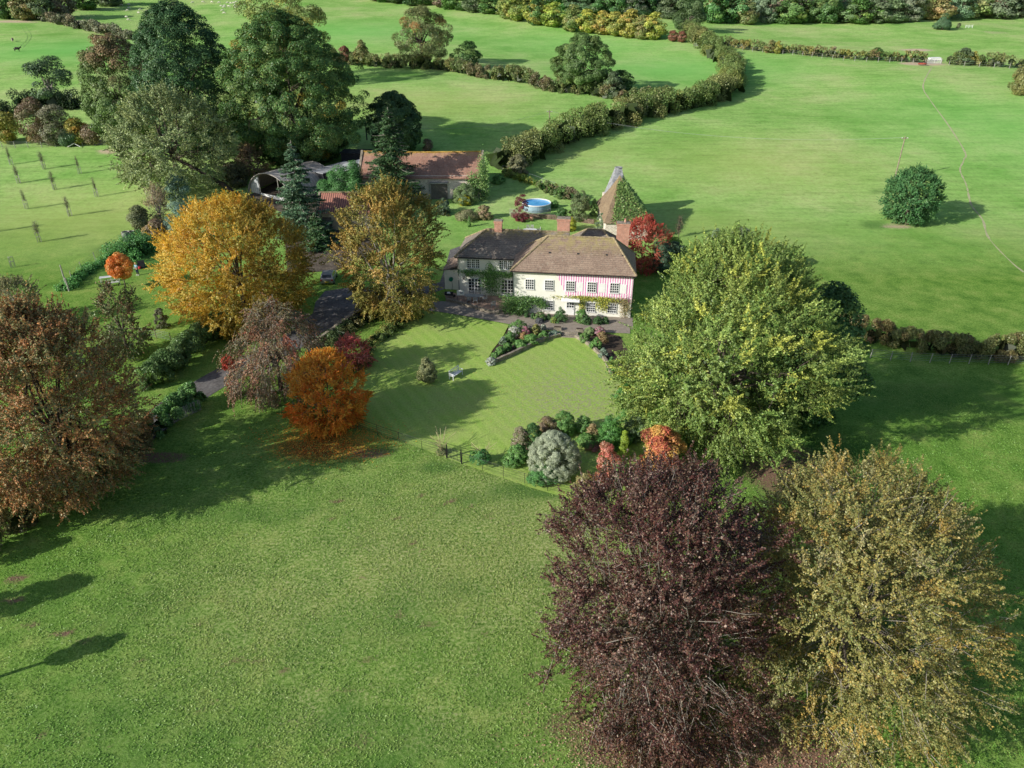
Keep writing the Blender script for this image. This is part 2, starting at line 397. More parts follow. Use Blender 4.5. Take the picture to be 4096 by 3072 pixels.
    if core:                                            # big dark inner leaves fill the heart of the crown
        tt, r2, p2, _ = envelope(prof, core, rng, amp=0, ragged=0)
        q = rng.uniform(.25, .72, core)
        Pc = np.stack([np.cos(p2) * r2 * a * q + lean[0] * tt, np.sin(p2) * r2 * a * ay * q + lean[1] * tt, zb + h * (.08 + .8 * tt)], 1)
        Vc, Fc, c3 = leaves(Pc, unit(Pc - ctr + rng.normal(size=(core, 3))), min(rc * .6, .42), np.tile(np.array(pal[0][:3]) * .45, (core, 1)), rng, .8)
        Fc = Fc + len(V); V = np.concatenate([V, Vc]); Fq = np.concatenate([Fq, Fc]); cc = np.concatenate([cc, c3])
    fo = quads_mesh(name, V, Fq, cc, [LEAF2 if pal[0][0] > .44 else LEAF], parent)
    if trunk:
        z0 = -.3; zt2 = ztrunk if ztrunk else zb + h * .35
        zt2 = max(zt2, .5)
        lx, ly = lean[0] * .25, lean[1] * .25
        wood.tube([(0, 0, z0), (0, 0, .25 * zt2), (lx * .4, ly * .4, zt2 * .6), (lx, ly, zt2)], [trunk * 1.45, trunk, trunk * .85, trunk * .7], 9)
        tips = [(lx, ly, zt2, trunk * .6)]
        idx = rng.choice(ncl, min(limbs, ncl), replace=False)
        for q in idx:
            e = Cn[q] * np.array([.8, .8, 1]) ; e[2] = max(e[2], zt2 * .9)
            s0 = np.array([lx, ly, zt2 * rng.uniform(.7, 1.0)])
            m1 = s0 * .6 + e * .4 + np.array([0, 0, .06 * h]) + rng.normal(size=3) * a * .05
            m2 = s0 * .25 + e * .75 + rng.normal(size=3) * a * .05
            wood.tube([s0, m1, m2, e], [trunk * .42, trunk * .3, trunk * .18, trunk * .06], 5, False)
            for f_, pt in ((.4, m1), (.75, m2)): tips.append((*pt, trunk * .2))
            tips.append((*e, trunk * .1))
        tp = np.array(tips)
        for q in rng.choice(ncl, min(ncl, limbs * 5), replace=False):
            dd = np.linalg.norm(tp[:, :3] - Cn[q], axis=1); j = int(np.argmin(dd)); s0 = tp[j, :3]; e = Cn[q] + out[q] * cr[q] * .5
            wood.tube([s0, (s0 + e) / 2 + rng.normal(size=3) * .08 * dd[j], e], [tp[j, 3] * .6, tp[j, 3] * .4, tp[j, 3] * .12], 4, False)
    wo = wood.obj('trunk', [bark or M_bark, tbark or bark or M_bark], parent, smooth=True) if wood.v else None
    return fo, wo

def fit(bbox, bpy_, minz=.3):
    """World base, half-width, crown bottom and top for a crown whose outline and foot are known."""
    x0, y0, x1, y1 = bbox; cx = (x0 + x1) / 2; cy = (y0 + y1) / 2
    b = at(cx, bpy_); Y = b[1]
    d = ray(2048, cy); t = Y / d[1]; zc = ZC + d[2] * t
    D = math.hypot(Y, ZC - zc); al = math.atan2(ZC - zc, Y)
    dep = Y * math.cos(PT) + (ZC - zc) * math.sin(PT)
    a = (x1 - x0) / 2 * dep / F
    ha = (math.atan((y1 - 1536) / F) - math.atan((y0 - 1536) / F)) / 2
    E = D * math.tan(ha)
    c2 = E * E - (a * math.sin(al)) ** 2
    c = math.sqrt(max(c2, (.55 * E) ** 2)) / math.cos(al)
    x = (cx - 2048) / F * dep
    g0 = H(x, Y); zb = zc - c - g0; zt = zc + c - g0
    return (x, Y, g0), a, max(zb, minz), max(zt, .6)
seed = [11]
def tree(name, label, cat, bbox, base, pal, prof=ROUND, ncl=90, rc=None, nleaf=20000, leaf=.3, group=None, minz=.3, trunk=None, cname='crown', ds=None, **k):
    seed[0] += 7; rng = np.random.default_rng(ds if ds is not None else seed[0])
    loc, a, zb, zt = fit(bbox, base, minz)
    o = empty(name, loc, label, cat, group)
    crown(cname, o, prof, a, zb, zt, ncl, rc or a * .22, nleaf, leaf, pal, rng, trunk=trunk, **k)
    return o

HR = R(-7.2); HX, HY = .15, 83.3
def hw(u, v, z=0):
    return (HX + u * math.cos(HR) - v * math.sin(HR), HY + u * math.sin(HR) + v * math.cos(HR), z)
# ================================================================ GROUND
def inpoly(X, Y, poly):
    r = np.zeros(X.shape, bool); n = len(poly)
    for i in range(n):
        x1, y1 = poly[i][:2]; x2, y2 = poly[(i + 1) % n][:2]
        c = ((y1 > Y) != (y2 > Y)) & (X < (x2 - x1) * (Y - y1) / (y2 - y1 + 1e-9) + x1)
        r ^= c
    return r
def blob(X, Y, px, py, rx, ry=None, s=1.0, soft=.5):
    p = at(px, py); ry = ry or rx
    d = np.sqrt(((X - p[0]) / rx) ** 2 + ((Y - p[1]) / ry) ** 2)
    return s * np.clip((1 - d) / soft + .0, 0, 1)
def polyline(X, Y, pts, w, s=1.0):
    P = [at(*p) for p in pts]; out = np.zeros_like(X)
    for a_, b_ in zip(P[:-1], P[1:]):
        dx, dy = b_[0] - a_[0], b_[1] - a_[1]; L = dx * dx + dy * dy + 1e-9
        t = np.clip(((X - a_[0]) * dx + (Y - a_[1]) * dy) / L, 0, 1)
        d = np.hypot(X - a_[0] - t * dx, Y - a_[1] - t * dy)
        out = np.maximum(out, s * np.clip(1.5 - d / w, 0, 1))
    return out
def axis_(segs):
    v = []
    for a, b, s in segs: v += list(np.arange(a, b, s))
    return np.array(v + [segs[-1][1]])
gx = axis_([(-2500, -400, 60), (-400, -130, 6), (-130, -60, 1.6), (-60, 60, .8), (60, 130, 1.6), (130, 400, 6), (400, 2500, 60)])
gy = axis_([(-60, 20, 4), (20, 110, .7), (110, 300, 1.6), (300, 460, 4), (460, 3400, 60)])
GX, GY = np.meshgrid(gx, gy); GZ = Hn(GX, GY)
nx, ny = len(gx), len(gy)
V = np.stack([GX, GY, GZ], -1).reshape(-1, 3)
ii = np.arange(nx * ny).reshape(ny, nx)
Fq = np.stack([ii[:-1, :-1], ii[:-1, 1:], ii[1:, 1:], ii[1:, :-1]], -1).reshape(-1, 4)
me = bpy.data.meshes.new('ground'); me.vertices.add(len(V)); me.vertices.foreach_set('co', V.astype(np.float32).ravel())
me.loops.add(Fq.size); me.loops.foreach_set('vertex_index', Fq.astype(np.int32).ravel())
me.polygons.add(len(Fq)); me.polygons.foreach_set('loop_start', np.arange(0, Fq.size, 4, dtype=np.int32))
me.polygons.foreach_set('use_smooth', np.ones(len(Fq), bool))
far = np.clip((GY - 95) / 25, 0, 1)
dry = .15 + .85 * np.exp(-(((GX + 5) / 20) ** 2 + ((GY - 40) / 13) ** 2))
lush = np.zeros_like(GX); dirt = np.zeros_like(GX); litter = np.zeros_like(GX)
for a in [(520, 1000, 7, 4, .8), (600, 1040, 6, 5, .9), (420, 1090, 4, 2, .5), (1750, 1870, 2.2, 1.2, .8), (1900, 1990, 3, 1.2, .5), (2150, 1960, 5, 1.5, .8), (2650, 1760, 5, 6, .95),
          (2480, 1640, 2, 4, .95), (3500, 900, 3, 2, .7), (3520, 765, 2, 1, .6), (1700, 300, 8, 2.5, .7), (900, 2050, 10, 1.5, .4), (3350, 1900, 9, 9, .8), (3850, 1600, 20, 5, .5)]:
    lush = np.maximum(lush, blob(GX, GY, *a[:2], a[2], a[3], a[4]))
for a in [(1470, 1815, 2.2, .8, .85), (3590, 905, 3, 1.4, .7), (3670, 200, 6, 3, .9), (3690, 255, 7, 3.5, .9), (3980, 130, 7, 5, .45), (440, 605, 3, 1.3, .9), (60, 85, 14, 2.5, .9),
          (2600, 2990, 4.2, 1.6, 1), (3150, 3020, 5, 1.6, 1), (2300, 2900, 2.2, 1.2, .6), (3150, 1880, 4, 4, .9), (1450, 1710, 2, 1, .4), (880, 2480, .35, .25, 1), (905, 2410, .4, .3, 1),
          (1240, 2450, .5, .4, .8), (250, 2530, .6, .4, .8), (110, 2510, .6, .4, .8), (60, 2320, .8, .5, .8), (60, 2400, .8, .5, .8), (170, 2925, .4, .3, .6), (1340, 2010, .6, .4, .8), (1320, 2070, .5, .3, .7),
          (1690, 1975, .5, .35, .8), (1740, 2020, .5, .35, .8), (1810, 2005, .4, .3, .8), (1600, 2080, .5, .35, .8), (1515, 2115, .4, .3, .7), (1650, 2170, .4, .3, .7), (1700, 2190, .4, .3, .7), (560, 640, 3, 1.5, .3), (640, 1830, 2.5, .8, 1)]:
    dirt = np.maximum(dirt, blob(GX, GY, *a[:2], a[2] * 1.4, a[3] * 1.5, a[4], .6))
_r = np.random.default_rng(31)
for _k in range(90):
    _q = (_r.uniform(40, 2150), _r.uniform(2000, 3040)); dirt = np.maximum(dirt, blob(GX, GY, *_q, _r.uniform(.35, 1.5), _r.uniform(.3, .9), _r.uniform(.3, .62), .8))
for _k in range(26):
    _q = (_r.uniform(0, 2300), _r.uniform(1950, 3040)); lush = np.maximum(lush, blob(GX, GY, *_q, _r.uniform(2, 5), _r.uniform(1, 3), _r.uniform(.25, .55), 1)); dry = np.maximum(dry, blob(GX, GY, _q[1] * .75 - 300, _q[0] * .4 + 2050, 4, 2, 1.0, 1))
litter = np.maximum(litter, blob(GX, GY, 1290, 1790, 6.5, 3.6, .95, .8))
litter = np.maximum(litter, blob(GX, GY, 2750, 2950, 7, 4, .6, .6)); litter = np.maximum(litter, blob(GX, GY, 350, 1900, 7, 3, .4, .6))
warm = np.zeros_like(GX); fresh = np.zeros_like(GX)
for a in [(1000, 420, 60, 20, .8), (300, 900, 40, 25, .9), (1700, 420, 40, 25, .7), (3000, 650, 35, 25, .7), (3300, 1150, 30, 14, .8), (2300, 600, 25, 15, .5), (2800, 900, 25, 15, .6)]: warm = np.maximum(warm, blob(GX, GY, *a, .9))
for a in [(350, 200, 60, 40, .7), (1450, 130, 60, 45, .6), (2700, 280, 50, 40, .6), (4000, 500, 40, 50, .4), (2300, 180, 60, 40, .4)]: fresh = np.maximum(fresh, blob(GX, GY, *a, .9))
for nm, A in (('warm', warm), ('fresh', fresh), ('far', far), ('dry', dry), ('lush', lush), ('dirt', dirt), ('litter', litter)):
    t = me.attributes.new(nm, 'FLOAT', 'POINT'); t.data.foreach_set('value', A.astype(np.float32).ravel())
me.materials.append(ground_mat()); me.update(calc_edges=True)
o = bpy.data.objects.new('ground', me); C.objects.link(o); setp(o, 'rolling green pasture ground of the whole valley', None, None, 'structure')

def sheet(name, pts, m, lift, label, cut=None, dryf=None, kind='structure'):
    import bmesh
    P = [at(*p) if len(p) == 2 else p for p in pts]
    bm = bmesh.new(); bm.faces.new([bm.verts.new((p[0], p[1], 0)) for p in P])
    bmesh.ops.triangulate(bm, faces=bm.faces[:])
    if cut:
        xs = [p[0] for p in P]; ys = [p[1] for p in P]
        for ax, lo, hi in ((0, min(xs), max(xs)), (1, min(ys), max(ys))):
            k = math.floor(lo / cut) * cut
            while k < hi:
                co = (k, 0, 0) if ax == 0 else (0, k, 0); no = (1, 0, 0) if ax == 0 else (0, 1, 0)
                bmesh.ops.bisect_plane(bm, geom=bm.verts[:] + bm.edges[:] + bm.faces[:], plane_co=co, plane_no=no); k += cut
    for v in bm.verts: v.co.z = H(v.co.x, v.co.y) + lift
    bm.normal_update()
    for f in bm.faces:
        if f.normal.z < 0: f.normal_flip()
    me = bpy.data.meshes.new(name); bm.to_mesh(me); bm.free(); me.materials.append(m)
    if dryf:
        co = np.zeros(len(me.vertices) * 3); me.vertices.foreach_get('co', co); co = co.reshape(-1, 3)
        t = me.attributes.new('dry', 'FLOAT', 'POINT'); t.data.foreach_set('value', dryf(co[:, 0], co[:, 1]).astype(np.float32))
    o = bpy.data.objects.new(name, me); C.objects.link(o); setp(o, label, None, None, kind); return o
def ribbon(name, pts, w, m, lift, label, n=6, rag=0):
    P = [np.array(at(*p)[:2]) for p in pts]; Q = []
    for i in range(len(P) - 1):
        p0, p1, p2, p3 = P[max(i - 1, 0)], P[i], P[i + 1], P[min(i + 2, len(P) - 1)]
        for k in range(n):
            t = k / n; Q.append(.5 * ((2 * p1) + (-p0 + p2) * t + (2 * p0 - 5 * p1 + 4 * p2 - p3) * t * t + (-p0 + 3 * p1 - 3 * p2 + p3) * t ** 3))
    Q.append(P[-1]); rng = np.random.default_rng(5); mb = MB(); L = []
    for i, q in enumerate(Q):
        d = Q[min(i + 1, len(Q) - 1)] - Q[max(i - 1, 0)]; d = d / (np.linalg.norm(d) + 1e-9); nn = np.array([-d[1], d[0]])
        ww = w * (1 + rag * rng.uniform(-1, 1)) / 2
        L.append([(*(q + nn * ww * s), H(*(q + nn * ww * s)) + lift) for s in (-1, 0, 1)])
    for a, b in zip(L[:-1], L[1:]):
        mb.poly([a[0], b[0], b[1], a[1]][::-1]); mb.poly([a[1], b[1], b[2], a[2]][::-1])
    o = mb.obj(name, m); setp(o, label, None, None, 'structure'); return o
LAWN = [(1440, 1700), (1800, 1838), (2120, 1950), (2330, 2010), (2620, 2060), (2700, 1900), (2600, 1700), (2560, 1560), (2470, 1480), (2400, 1400), (2330, 1352), (2290, 1345), (2240, 1345), (2170, 1360), (2100, 1390), (2030, 1425),
        (1980, 1455), (1945, 1450), (1970, 1400), (2010, 1350), (2035, 1300), (1880, 1270), (1760, 1250), (1690, 1243), (1600, 1290), (1500, 1345), (1470, 1400), (1420, 1500), (1380, 1600)]
sheet('lawn', LAWN, lawn_mat(), .012, 'striped mown lawn in front of the cream house', 1.0, lambda x, y: np.exp(-(((x - at(2300, 1600)[0]) / 5.5) ** 2 + ((y - at(2300, 1600)[1]) / 6.5) ** 2)) * 1.3 + .06)
ribbon('driveway', [(150, 1990), (560, 1735), (700, 1625), (840, 1535), (950, 1475), (1060, 1425), (1170, 1370), (1260, 1300), (1330, 1235)], 3.6, M_asph, .02, 'grey tarmac lane running between hedges up to the yard')
sheet('yard', [(1180, 1385), (1240, 1300), (1262, 1210), (1300, 1165), (1400, 1150), (1520, 1165), (1640, 1150), (1760, 1130), (1800, 1000), (1840, 985), (1850, 1010), (1820, 1140), (1700, 1185), (1560, 1188), (1470, 1225), (1400, 1270), (1330, 1310), (1250, 1350)], M_asph, .03, 'tarmac yard between the trees and the house', 2.0)
sheet('farmyard', [(960, 800), (1160, 700), (1480, 640), (1470, 800), (1500, 1000), (1350, 1080), (1150, 1100), (1130, 850)], mat('yard_earth', (.13, .105, .08), .5, .6, .95, fine=.5), .05, 'earth farmyard between the sheds', 2.5)
sheet('stone_path', [(1640, 1225), (1700, 1200), (1790, 1207), (1850, 1222), (1910, 1238), (1985, 1258), (2035, 1232), (2060, 1262), (2130, 1283), (2250, 1300), (2520, 1310), (2520, 1335), (2420, 1330), (2320, 1327), (2240, 1322), (2170, 1318), (2080, 1308), (2035, 1297), (1880, 1268), (1760, 1248), (1690, 1240)],
      M_pave, .03, 'grey stone flag path along the front of the house', 2.0)
sheet('terrace', [hw(-.6, -.0), hw(14.6, -.0), hw(14.6, -3.3), hw(9, -3.3), hw(4, -3.0), hw(-.6, -2.2)], M_pave, .026, 'stone terrace along the foot of the tall wing', 2.0)
sheet('patio', [(1775, 1170), (1860, 1175), (2056, 1190), (2040, 1235), (1985, 1252), (1900, 1232), (1800, 1207), (1785, 1200)], mat('patio_brick', (.42, .29, .22), .35, 1.2, .9, fine=.4), .034, 'brown paved patio below the french windows', 2.0)
ribbon('footpath', [(4096, 1090), (3960, 960), (3930, 880), (3885, 820), (3865, 740), (3840, 680), (3855, 640), (3850, 590), (3720, 400), (3695, 360), (3697, 325), (3730, 265)], .26, mat('trodden_earth', (.50, .48, .28), .3, 3, .95), .03, 'narrow trodden mud path across the right field', 8, .6)
for i, (L_, nm) in enumerate([([(85, 110), (110, 150), (75, 190)], ''), ([(100, 105), (125, 145), (92, 190)], '')]):
    ribbon('tractor_track', L_,   .18, mat('track_grass', (.28, .48, .13), .2, 2, .95), .04, 'dark wheel track curving over the upper left field', 8, .3)

# ================================================================ PALETTES
OAK = [(.035, .085, .022, 2), (.06, .13, .035, 3), (.085, .165, .045, 2), (.13, .19, .05, .6)]
BEECHP = [(0, .72), (.12, .93), (.32, 1), (.55, .96), (.75, .86), (.9, .68), (1, .35)]
OAKP = [(0, .3), (.1, .62), (.25, .92), (.45, 1), (.65, .9), (.8, .7), (.92, .42), (1, .1)]
FULL = [(0, .55), (.08, .78), (.25, .97), (.45, 1), (.65, .9), (.8, .7), (.92, .42), (1, .1)]
OAKY = OAK + [(.36, .25, .03, .35)]
HOLM = [(.03, .075, .03, 2), (.055, .12, .045, 2), (.085, .16, .06, 1)]
ASH = [(.10, .17, .04, 2.4), (.18, .26, .07, 3), (.26, .32, .08, 2.2), (.37, .38, .07, .7)]
WILL = [(.21, .27, .12, 2), (.28, .33, .15, 3), (.33, .36, .15, 1), (.10, .15, .06, 1)]
COPPER = [(.05, .021, .022, 2.4), (.085, .034, .030, 3), (.135, .062, .042, 1.8), (.30, .22, .17, .8), (.08, .075, .038, 1)]
GOLD = [(.19, .185, .055, 3), (.25, .22, .07, 3), (.34, .21, .05, 1.3), (.13, .155, .05, 2.8), (.36, .33, .17, .7)]
CHEST = [(.60, .40, .06, 3), (.50, .26, .04, 1.6), (.60, .50, .14, 1.8), (.30, .30, .05, 2.0)]
HORN = [(.16, .17, .045, 3), (.24, .22, .055, 3), (.36, .24, .06, 2), (.46, .27, .08, .8)]
WALN = [(.22, .23, .10, 2.4), (.32, .145, .065, 3), (.42, .19, .07, 2.2), (.15, .19, .08, 1.8)]
ORNG = [(.60, .25, .03, 3), (.60, .14, .02, 2.6), (.60, .40, .06, 2.2), (.45, .2, .03, .6)]
RED = [(.46, .09, .07, 3), (.52, .20, .14, 2), (.35, .06, .04, 1), (.25, .18, .07, .5)]
CHER = [(.20, .11, .075, 2), (.20, .18, .09, 2), (.28, .12, .075, 1.5), (.12, .13, .06, 1.8), (.4, .08, .05, .12)]
SPRU = [(.035, .08, .03, 2), (.06, .12, .045, 3), (.10, .17, .07, 1)]
BLUE = [(.12, .20, .16, 2), (.17, .26, .20, 2), (.07, .12, .09, 1)]
HEDG = [(.11, .16, .055, 2.6), (.16, .20, .065, 2.2), (.21, .17, .09, .9), (.28, .25, .07, .7), (.18, .14, .10, .6)]
BROW = [(.17, .12, .085, 2), (.23, .17, .11, 2), (.13, .13, .06, 1.3), (.27, .20, .07, .5)]
YELG = [(.27, .26, .055, 2), (.36, .32, .07, 1.5), (.15, .19, .05, 1.5), (.33, .22, .06, .6)]
GREY = [(.28, .32, .22, 2), (.36, .40, .29, 2), (.18, .22, .13, 1.3)]
LIME = [(.35, .45, .05, 2), (.25, .36, .05, 2)]
SHRB = [(.07, .17, .045, 2), (.12, .25, .06, 2), (.18, .31, .09, 1)]
GRBR = [(.14, .16, .06, 2), (.20, .20, .07, 2), (.26, .19, .08, 1)]

# ================================================================ LARGE TREES
T = tree
T('copper_beech_tree', 'large dark purple copper beech with pale twigs in the right foreground', 'tree', (2080, 1850, 3150, 3090), 2790, COPPER, BEECHP, 700, .9, 270000, .102, mode='spray', trunk=.24, bark=M_bark, tbark=M_pale, twig=(1500, .015), limbs=22, mixl=.75, inner=.42, amp=.3, ragged=.12, bright=.3, asp=.75)
T('golden_beech_tree', 'large golden green beech with pale twigs right of the purple one', 'tree', (2870, 1830, 4010, 3010), 2740, GOLD, BEECHP, 800, .9, 290000, .10, mode='spray', trunk=.24, bark=M_bark, tbark=M_pale, twig=(1300, .015), limbs=22, mixl=.5, inner=.4, amp=.3, ragged=.12, bright=.14, asp=.7, droop=.1, lean=(-.8, 0))
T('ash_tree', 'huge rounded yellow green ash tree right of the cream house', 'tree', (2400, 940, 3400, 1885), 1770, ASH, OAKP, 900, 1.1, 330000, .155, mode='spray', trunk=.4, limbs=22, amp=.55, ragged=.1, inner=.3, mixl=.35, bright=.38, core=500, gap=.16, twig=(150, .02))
T('dark_leaved_tree', 'darker green tree partly hidden behind the right flank of the ash', 'tree', (3040, 1140, 3470, 1820), 1690, OAK, ROUND, 90, 1.4, 34000, .26, trunk=.3, limbs=8, core=120, amp=.3, ragged=.12)
T('chestnut_tree', 'big horse chestnut with glowing yellow orange leaves beside the lane', 'tree', (612, 780, 1280, 1335), 1270, CHEST, FULL, 1150, .8, 210000, .20, mode='spray', pal2=[(.10, .12, .03, 2), (.17, .13, .03, 1.5), (.06, .09, .022, 1)], side=(1.1, -.25, -.05), trunk=.3, limbs=12, amp=.3, ragged=.12, core=300, mixl=.45, asp=.45)  # pal2: greener leaves on the right, also carrying that side's shade in their colour
T('hornbeam_tree', 'tall olive and bronze hornbeam standing between the yard and the lawn', 'tree', (1308, 728, 1800, 1262), 1262, HORN, FULL, 520, .85, 160000, .165, mode='spray', trunk=.36, bark=M_pale, limbs=14, amp=.4, ragged=.15, core=40, minz=1.2, mixl=.45, ztrunk=3, bright=.3, gap=.34, pal2=[(.10, .12, .03, 2), (.15, .13, .035, 1)], side=(1, 0, .25))  # pal2 darkens the right side, crown shade put into the leaf colour
T('walnut_tree', 'wide rust brown thinning tree above the paling fence at the left edge', 'tree', (-240, 1190, 625, 2010), 1975, WALN, FULL, 760, .9, 200000, .15, mode='spray', trunk=.34, bark=M_dark, limbs=26, amp=.3, ragged=.12, twig=(1300, .02), mixl=.6, bright=.3, minz=1.8, ztrunk=4.0, inner=.5)
T('rowan_tree', 'smaller green and brown tree behind the rust brown one', 'tree', (350, 1130, 600, 1420), 1430, [(.12, .16, .06, 2), (.16, .19, .08, 2), (.22, .09, .06, 1)], ROUND, 90, .7, 16000, .19, mode='spray', trunk=.18, limbs=12, amp=.3, twig=(200, .015), mixl=.6)
T('oak_tree', 'dense black green holm oak behind the left sheds', 'tree', (525, 10, 945, 610), 610, HOLM, FULL, 800, 1.2, 130000, .3, trunk=.5, limbs=10, core=200, amp=.2, bright=.3)
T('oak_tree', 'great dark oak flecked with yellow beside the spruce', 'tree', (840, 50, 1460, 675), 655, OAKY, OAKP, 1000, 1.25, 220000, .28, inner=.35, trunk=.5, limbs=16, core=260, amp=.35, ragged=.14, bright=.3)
T('oak_tree', 'paler oak rising above and behind the great dark oak', 'tree', (925, -60, 1320, 310), 330, [(.13, .17, .05, 2), (.18, .22, .06, 2), (.30, .25, .05, .6)], ROUND, 120, 2.2, 34000, .42, trunk=.5, limbs=8, core=100, amp=.3)
T('horse_chestnut_tree', 'green tree browned on its upper left side at the left of the big clump', 'tree', (300, 130, 640, 575), 570, [(.085, .14, .045, 3), (.12, .19, .06, 2), (.15, .20, .07, 1)], FULL, 420, 1.2, 80000, .3, pal2=[(.26, .16, .10, 3), (.2, .17, .08, 1)], side=(.3, .8, .1), trunk=.4, limbs=12, core=150, amp=.3, mixl=.25)
T('willow_tree', 'pale grey green willow with a leaning bare trunk above the orchard', 'tree', (405, 350, 950, 760), 775, WILL, FULL, 340, 1.3, 95000, .26, mode='spray', trunk=.45, bark=M_bark, limbs=18, amp=.35, ragged=.13, twig=(300, .03), mixl=.5, core=120, minz=2)
T('round_dark_tree', 'round nearly black green tree behind the taller spruce', 'tree', (1460, 365, 1697, 600), 610, [(.03, .07, .025, 2), (.05, .10, .035, 2), (.07, .12, .035, 1)], FULL, 300, 1.0, 45000, .32, trunk=.3, limbs=6, core=100)
T('hedgerow_oak', 'spreading half bare oak with a dark trunk on the far hedge line', 'tree', (1550, 25, 1818, 250), 268, [(.13, .16, .06, 3), (.18, .20, .08, 2), (.30, .14, .05, .4)], ROUND, 110, 1.7, 24000, .36, trunk=.55, bark=M_dark, limbs=16, amp=.35, ragged=.14, minz=2)
T('hedgerow_oak', 'full dense green oak on the hedge line left of the maples', 'tree', (2205, 128, 2460, 345), 366, [(.075, .13, .04, 3), (.11, .18, .055, 3), (.15, .20, .06, 1)], FULL, 180, 1.2, 42000, .34, trunk=.4, limbs=8, core=120)
T('hedgerow_oak', 'dark green oak standing above the top of the curving hedge', 'tree', (2688, -30, 2838, 125), 132, [(.07, .12, .045, 3), (.10, .15, .06, 2)], ROUND, 60, 1.8, 12000, .42, trunk=.4, limbs=5, core=60)
T('isolated_tree', 'lone round dark green chestnut in the middle of the right field', 'tree', (3527, 668, 3773, 882), 884, [(.045, .13, .045, 3), (.075, .18, .06, 3), (.11, .21, .07, 1)], [(0, .5), (.1, .75), (.3, .98), (.5, 1), (.7, .86), (.85, .62), (.95, .35), (1, .1)], 520, .55, 52000, .25, mode='spray', trunk=.25, limbs=5, core=200, amp=.16, ragged=.09, bright=.25, asp=.45)
T('ivy_clad_tree', 'ragged ivy covered tree with bare grey limbs in the upper left', 'tree', (85, 225, 290, 420), 428, [(.05, .09, .045, 2), (.08, .13, .06, 2)], ROUND, 40, 1.6, 11000, .36, trunk=.4, bark=M_pale, limbs=20, amp=.5, ragged=.3)
T('orange_beech_bush', 'rounded fiery orange beech at the edge of the lawn with fallen leaves below', 'tree', (1125, 1395, 1480, 1735), 1700, ORNG, FULL, 420, .45, 90000, .125, mode='spray', trunk=.14, limbs=8, amp=.12, ragged=.06, core=200, mixl=.55, bright=.25, twig=(120, .01), pal2=[(.62, .44, .08, 2), (.62, .34, .05, 1)], side=(-.55, .9, .25))
T('weeping_cherry_tree', 'weeping cherry with a tangle of bare grey twigs and dull red leaves', 'tree', (850, 1180, 1345, 1620), 1560, CHER, DOME, 220, .8, 48000, .15, mode='spray', trunk=.2, bark=M_bark, tbark=M_pale, limbs=20, amp=.3, ragged=.14, twig=(900, .014), droop=.9, mixl=.5, minz=.8, gap=.25)
T('weeping_pear_tree', 'grey green dome shaped weeping pear beside the curved flower bed', 'tree', (2108, 1712, 2325, 1925), 1895, GREY, DOME, 420, .28, 60000, .11, trunk=.12, limbs=5, amp=.05, ragged=.04, core=140, asp=.35, mixl=.5)
T('red_maple_tree', 'small maple turning from red to yellow above the copper beech', 'tree', (2540, 1700, 2745, 1960), 1930, [(.36, .09, .055, 3), (.42, .20, .07, 2), (.5, .33, .08, 1.3), (.20, .05, .04, 1)], ROUND, 90, .6, 24000, .17, trunk=.1, limbs=8, amp=.25, mixl=.4)
T('rowan_sapling', 'slim pale stemmed sapling with sparse coral pink leaves', 'tree', (2368, 1765, 2478, 1925), 1965, [(.5, .16, .13, 3), (.55, .27, .20, 2), (.3, .18, .10, 1)], ROUND, 34, .38, 4200, .15, trunk=.055, bark=M_pale, limbs=14, amp=.3, mixl=.4, minz=1.0)
T('golden_conifer', 'narrow pointed lime green conifer behind the coral sapling', 'tree', (2474, 1715, 2520, 1835), 1832, LIME + [(.16, .24, .04, 2)], CONE, 60, .22, 9000, .09, amp=.05, core=80, asp=.4)
T('holly_tree', 'small cone shaped variegated holly on the lawn left of the white bench', 'tree', (1663, 1420, 1752, 1530), 1524, [(.19, .20, .09, 2), (.30, .30, .14, 2), (.10, .13, .05, 2)], CONE, 90, .32, 14000, .10, trunk=.06, limbs=2, amp=.12, core=80)
T('red_spindle_bush', 'pinkish red spindle bush behind the orange beech', 'bush', (1318, 1335, 1495, 1475), 1468, [(.55, .16, .15, 3), (.55, .27, .22, 2), (.4, .12, .08, 1)], DOME, 120, .4, 20000, .14, mode='spray', amp=.2, core=60, twig=(120, .01), trunk=.06, limbs=6)
T('orange_cherry_tree', 'small round orange tree with a thin bare stem beside the white garden table', 'tree', (425, 1008, 533, 1112), 1150, [(.60, .25, .06, 3), (.52, .17, .04, 2), (.62, .36, .12, 1)], ROUND, 60, .55, 11000, .17, trunk=.07, bark=M_bark, limbs=6, amp=.15, minz=1.4)
T('old_apple_tree', 'lichen grey thinning apple tree at the left edge below the orchard', 'tree', (-60, 1100, 180, 1290), 1300, [(.24, .22, .11, 2), (.18, .19, .09, 2), (.36, .27, .08, .7)], ROUND, 90, .7, 13000, .16, mode='spray', trunk=.16, bark=M_pale, limbs=14, twig=(400, .015), amp=.35, ragged=.15)
T('smoke_bush', 'vivid coral red bush behind the right chimney', 'bush', (2455, 862, 2690, 1080), 1078, RED, FULL, 260, .5, 52000, .14, mode='spray', trunk=.08, limbs=8, core=160, twig=(150, .01), mixl=.5)
T('columnar_yew', 'dark blue green upright yew right of the coral red bush', 'bush', (2590, 955, 2700, 1090), 1095, [(.05, .10, .06, 2), (.08, .14, .08, 2)], DOME, 60, .6, 11000, .16, core=60, asp=.35)
T('laurel_bush', 'low dark rounded bush between the yew and the ash', 'bush', (2660, 962, 2750, 1040), 1060, [(.06, .11, .06, 2), (.09, .14, .07, 2)], DOME, 40, .6, 7000, .18, core=40)
T('lime_green_bush', 'bright lime green bush behind the yew column', 'bush', (2655, 945, 2730, 1010), 1030, [(.14, .28, .04, 2), (.2, .34, .05, 2)], DOME, 30, .6, 5000, .18, core=40)
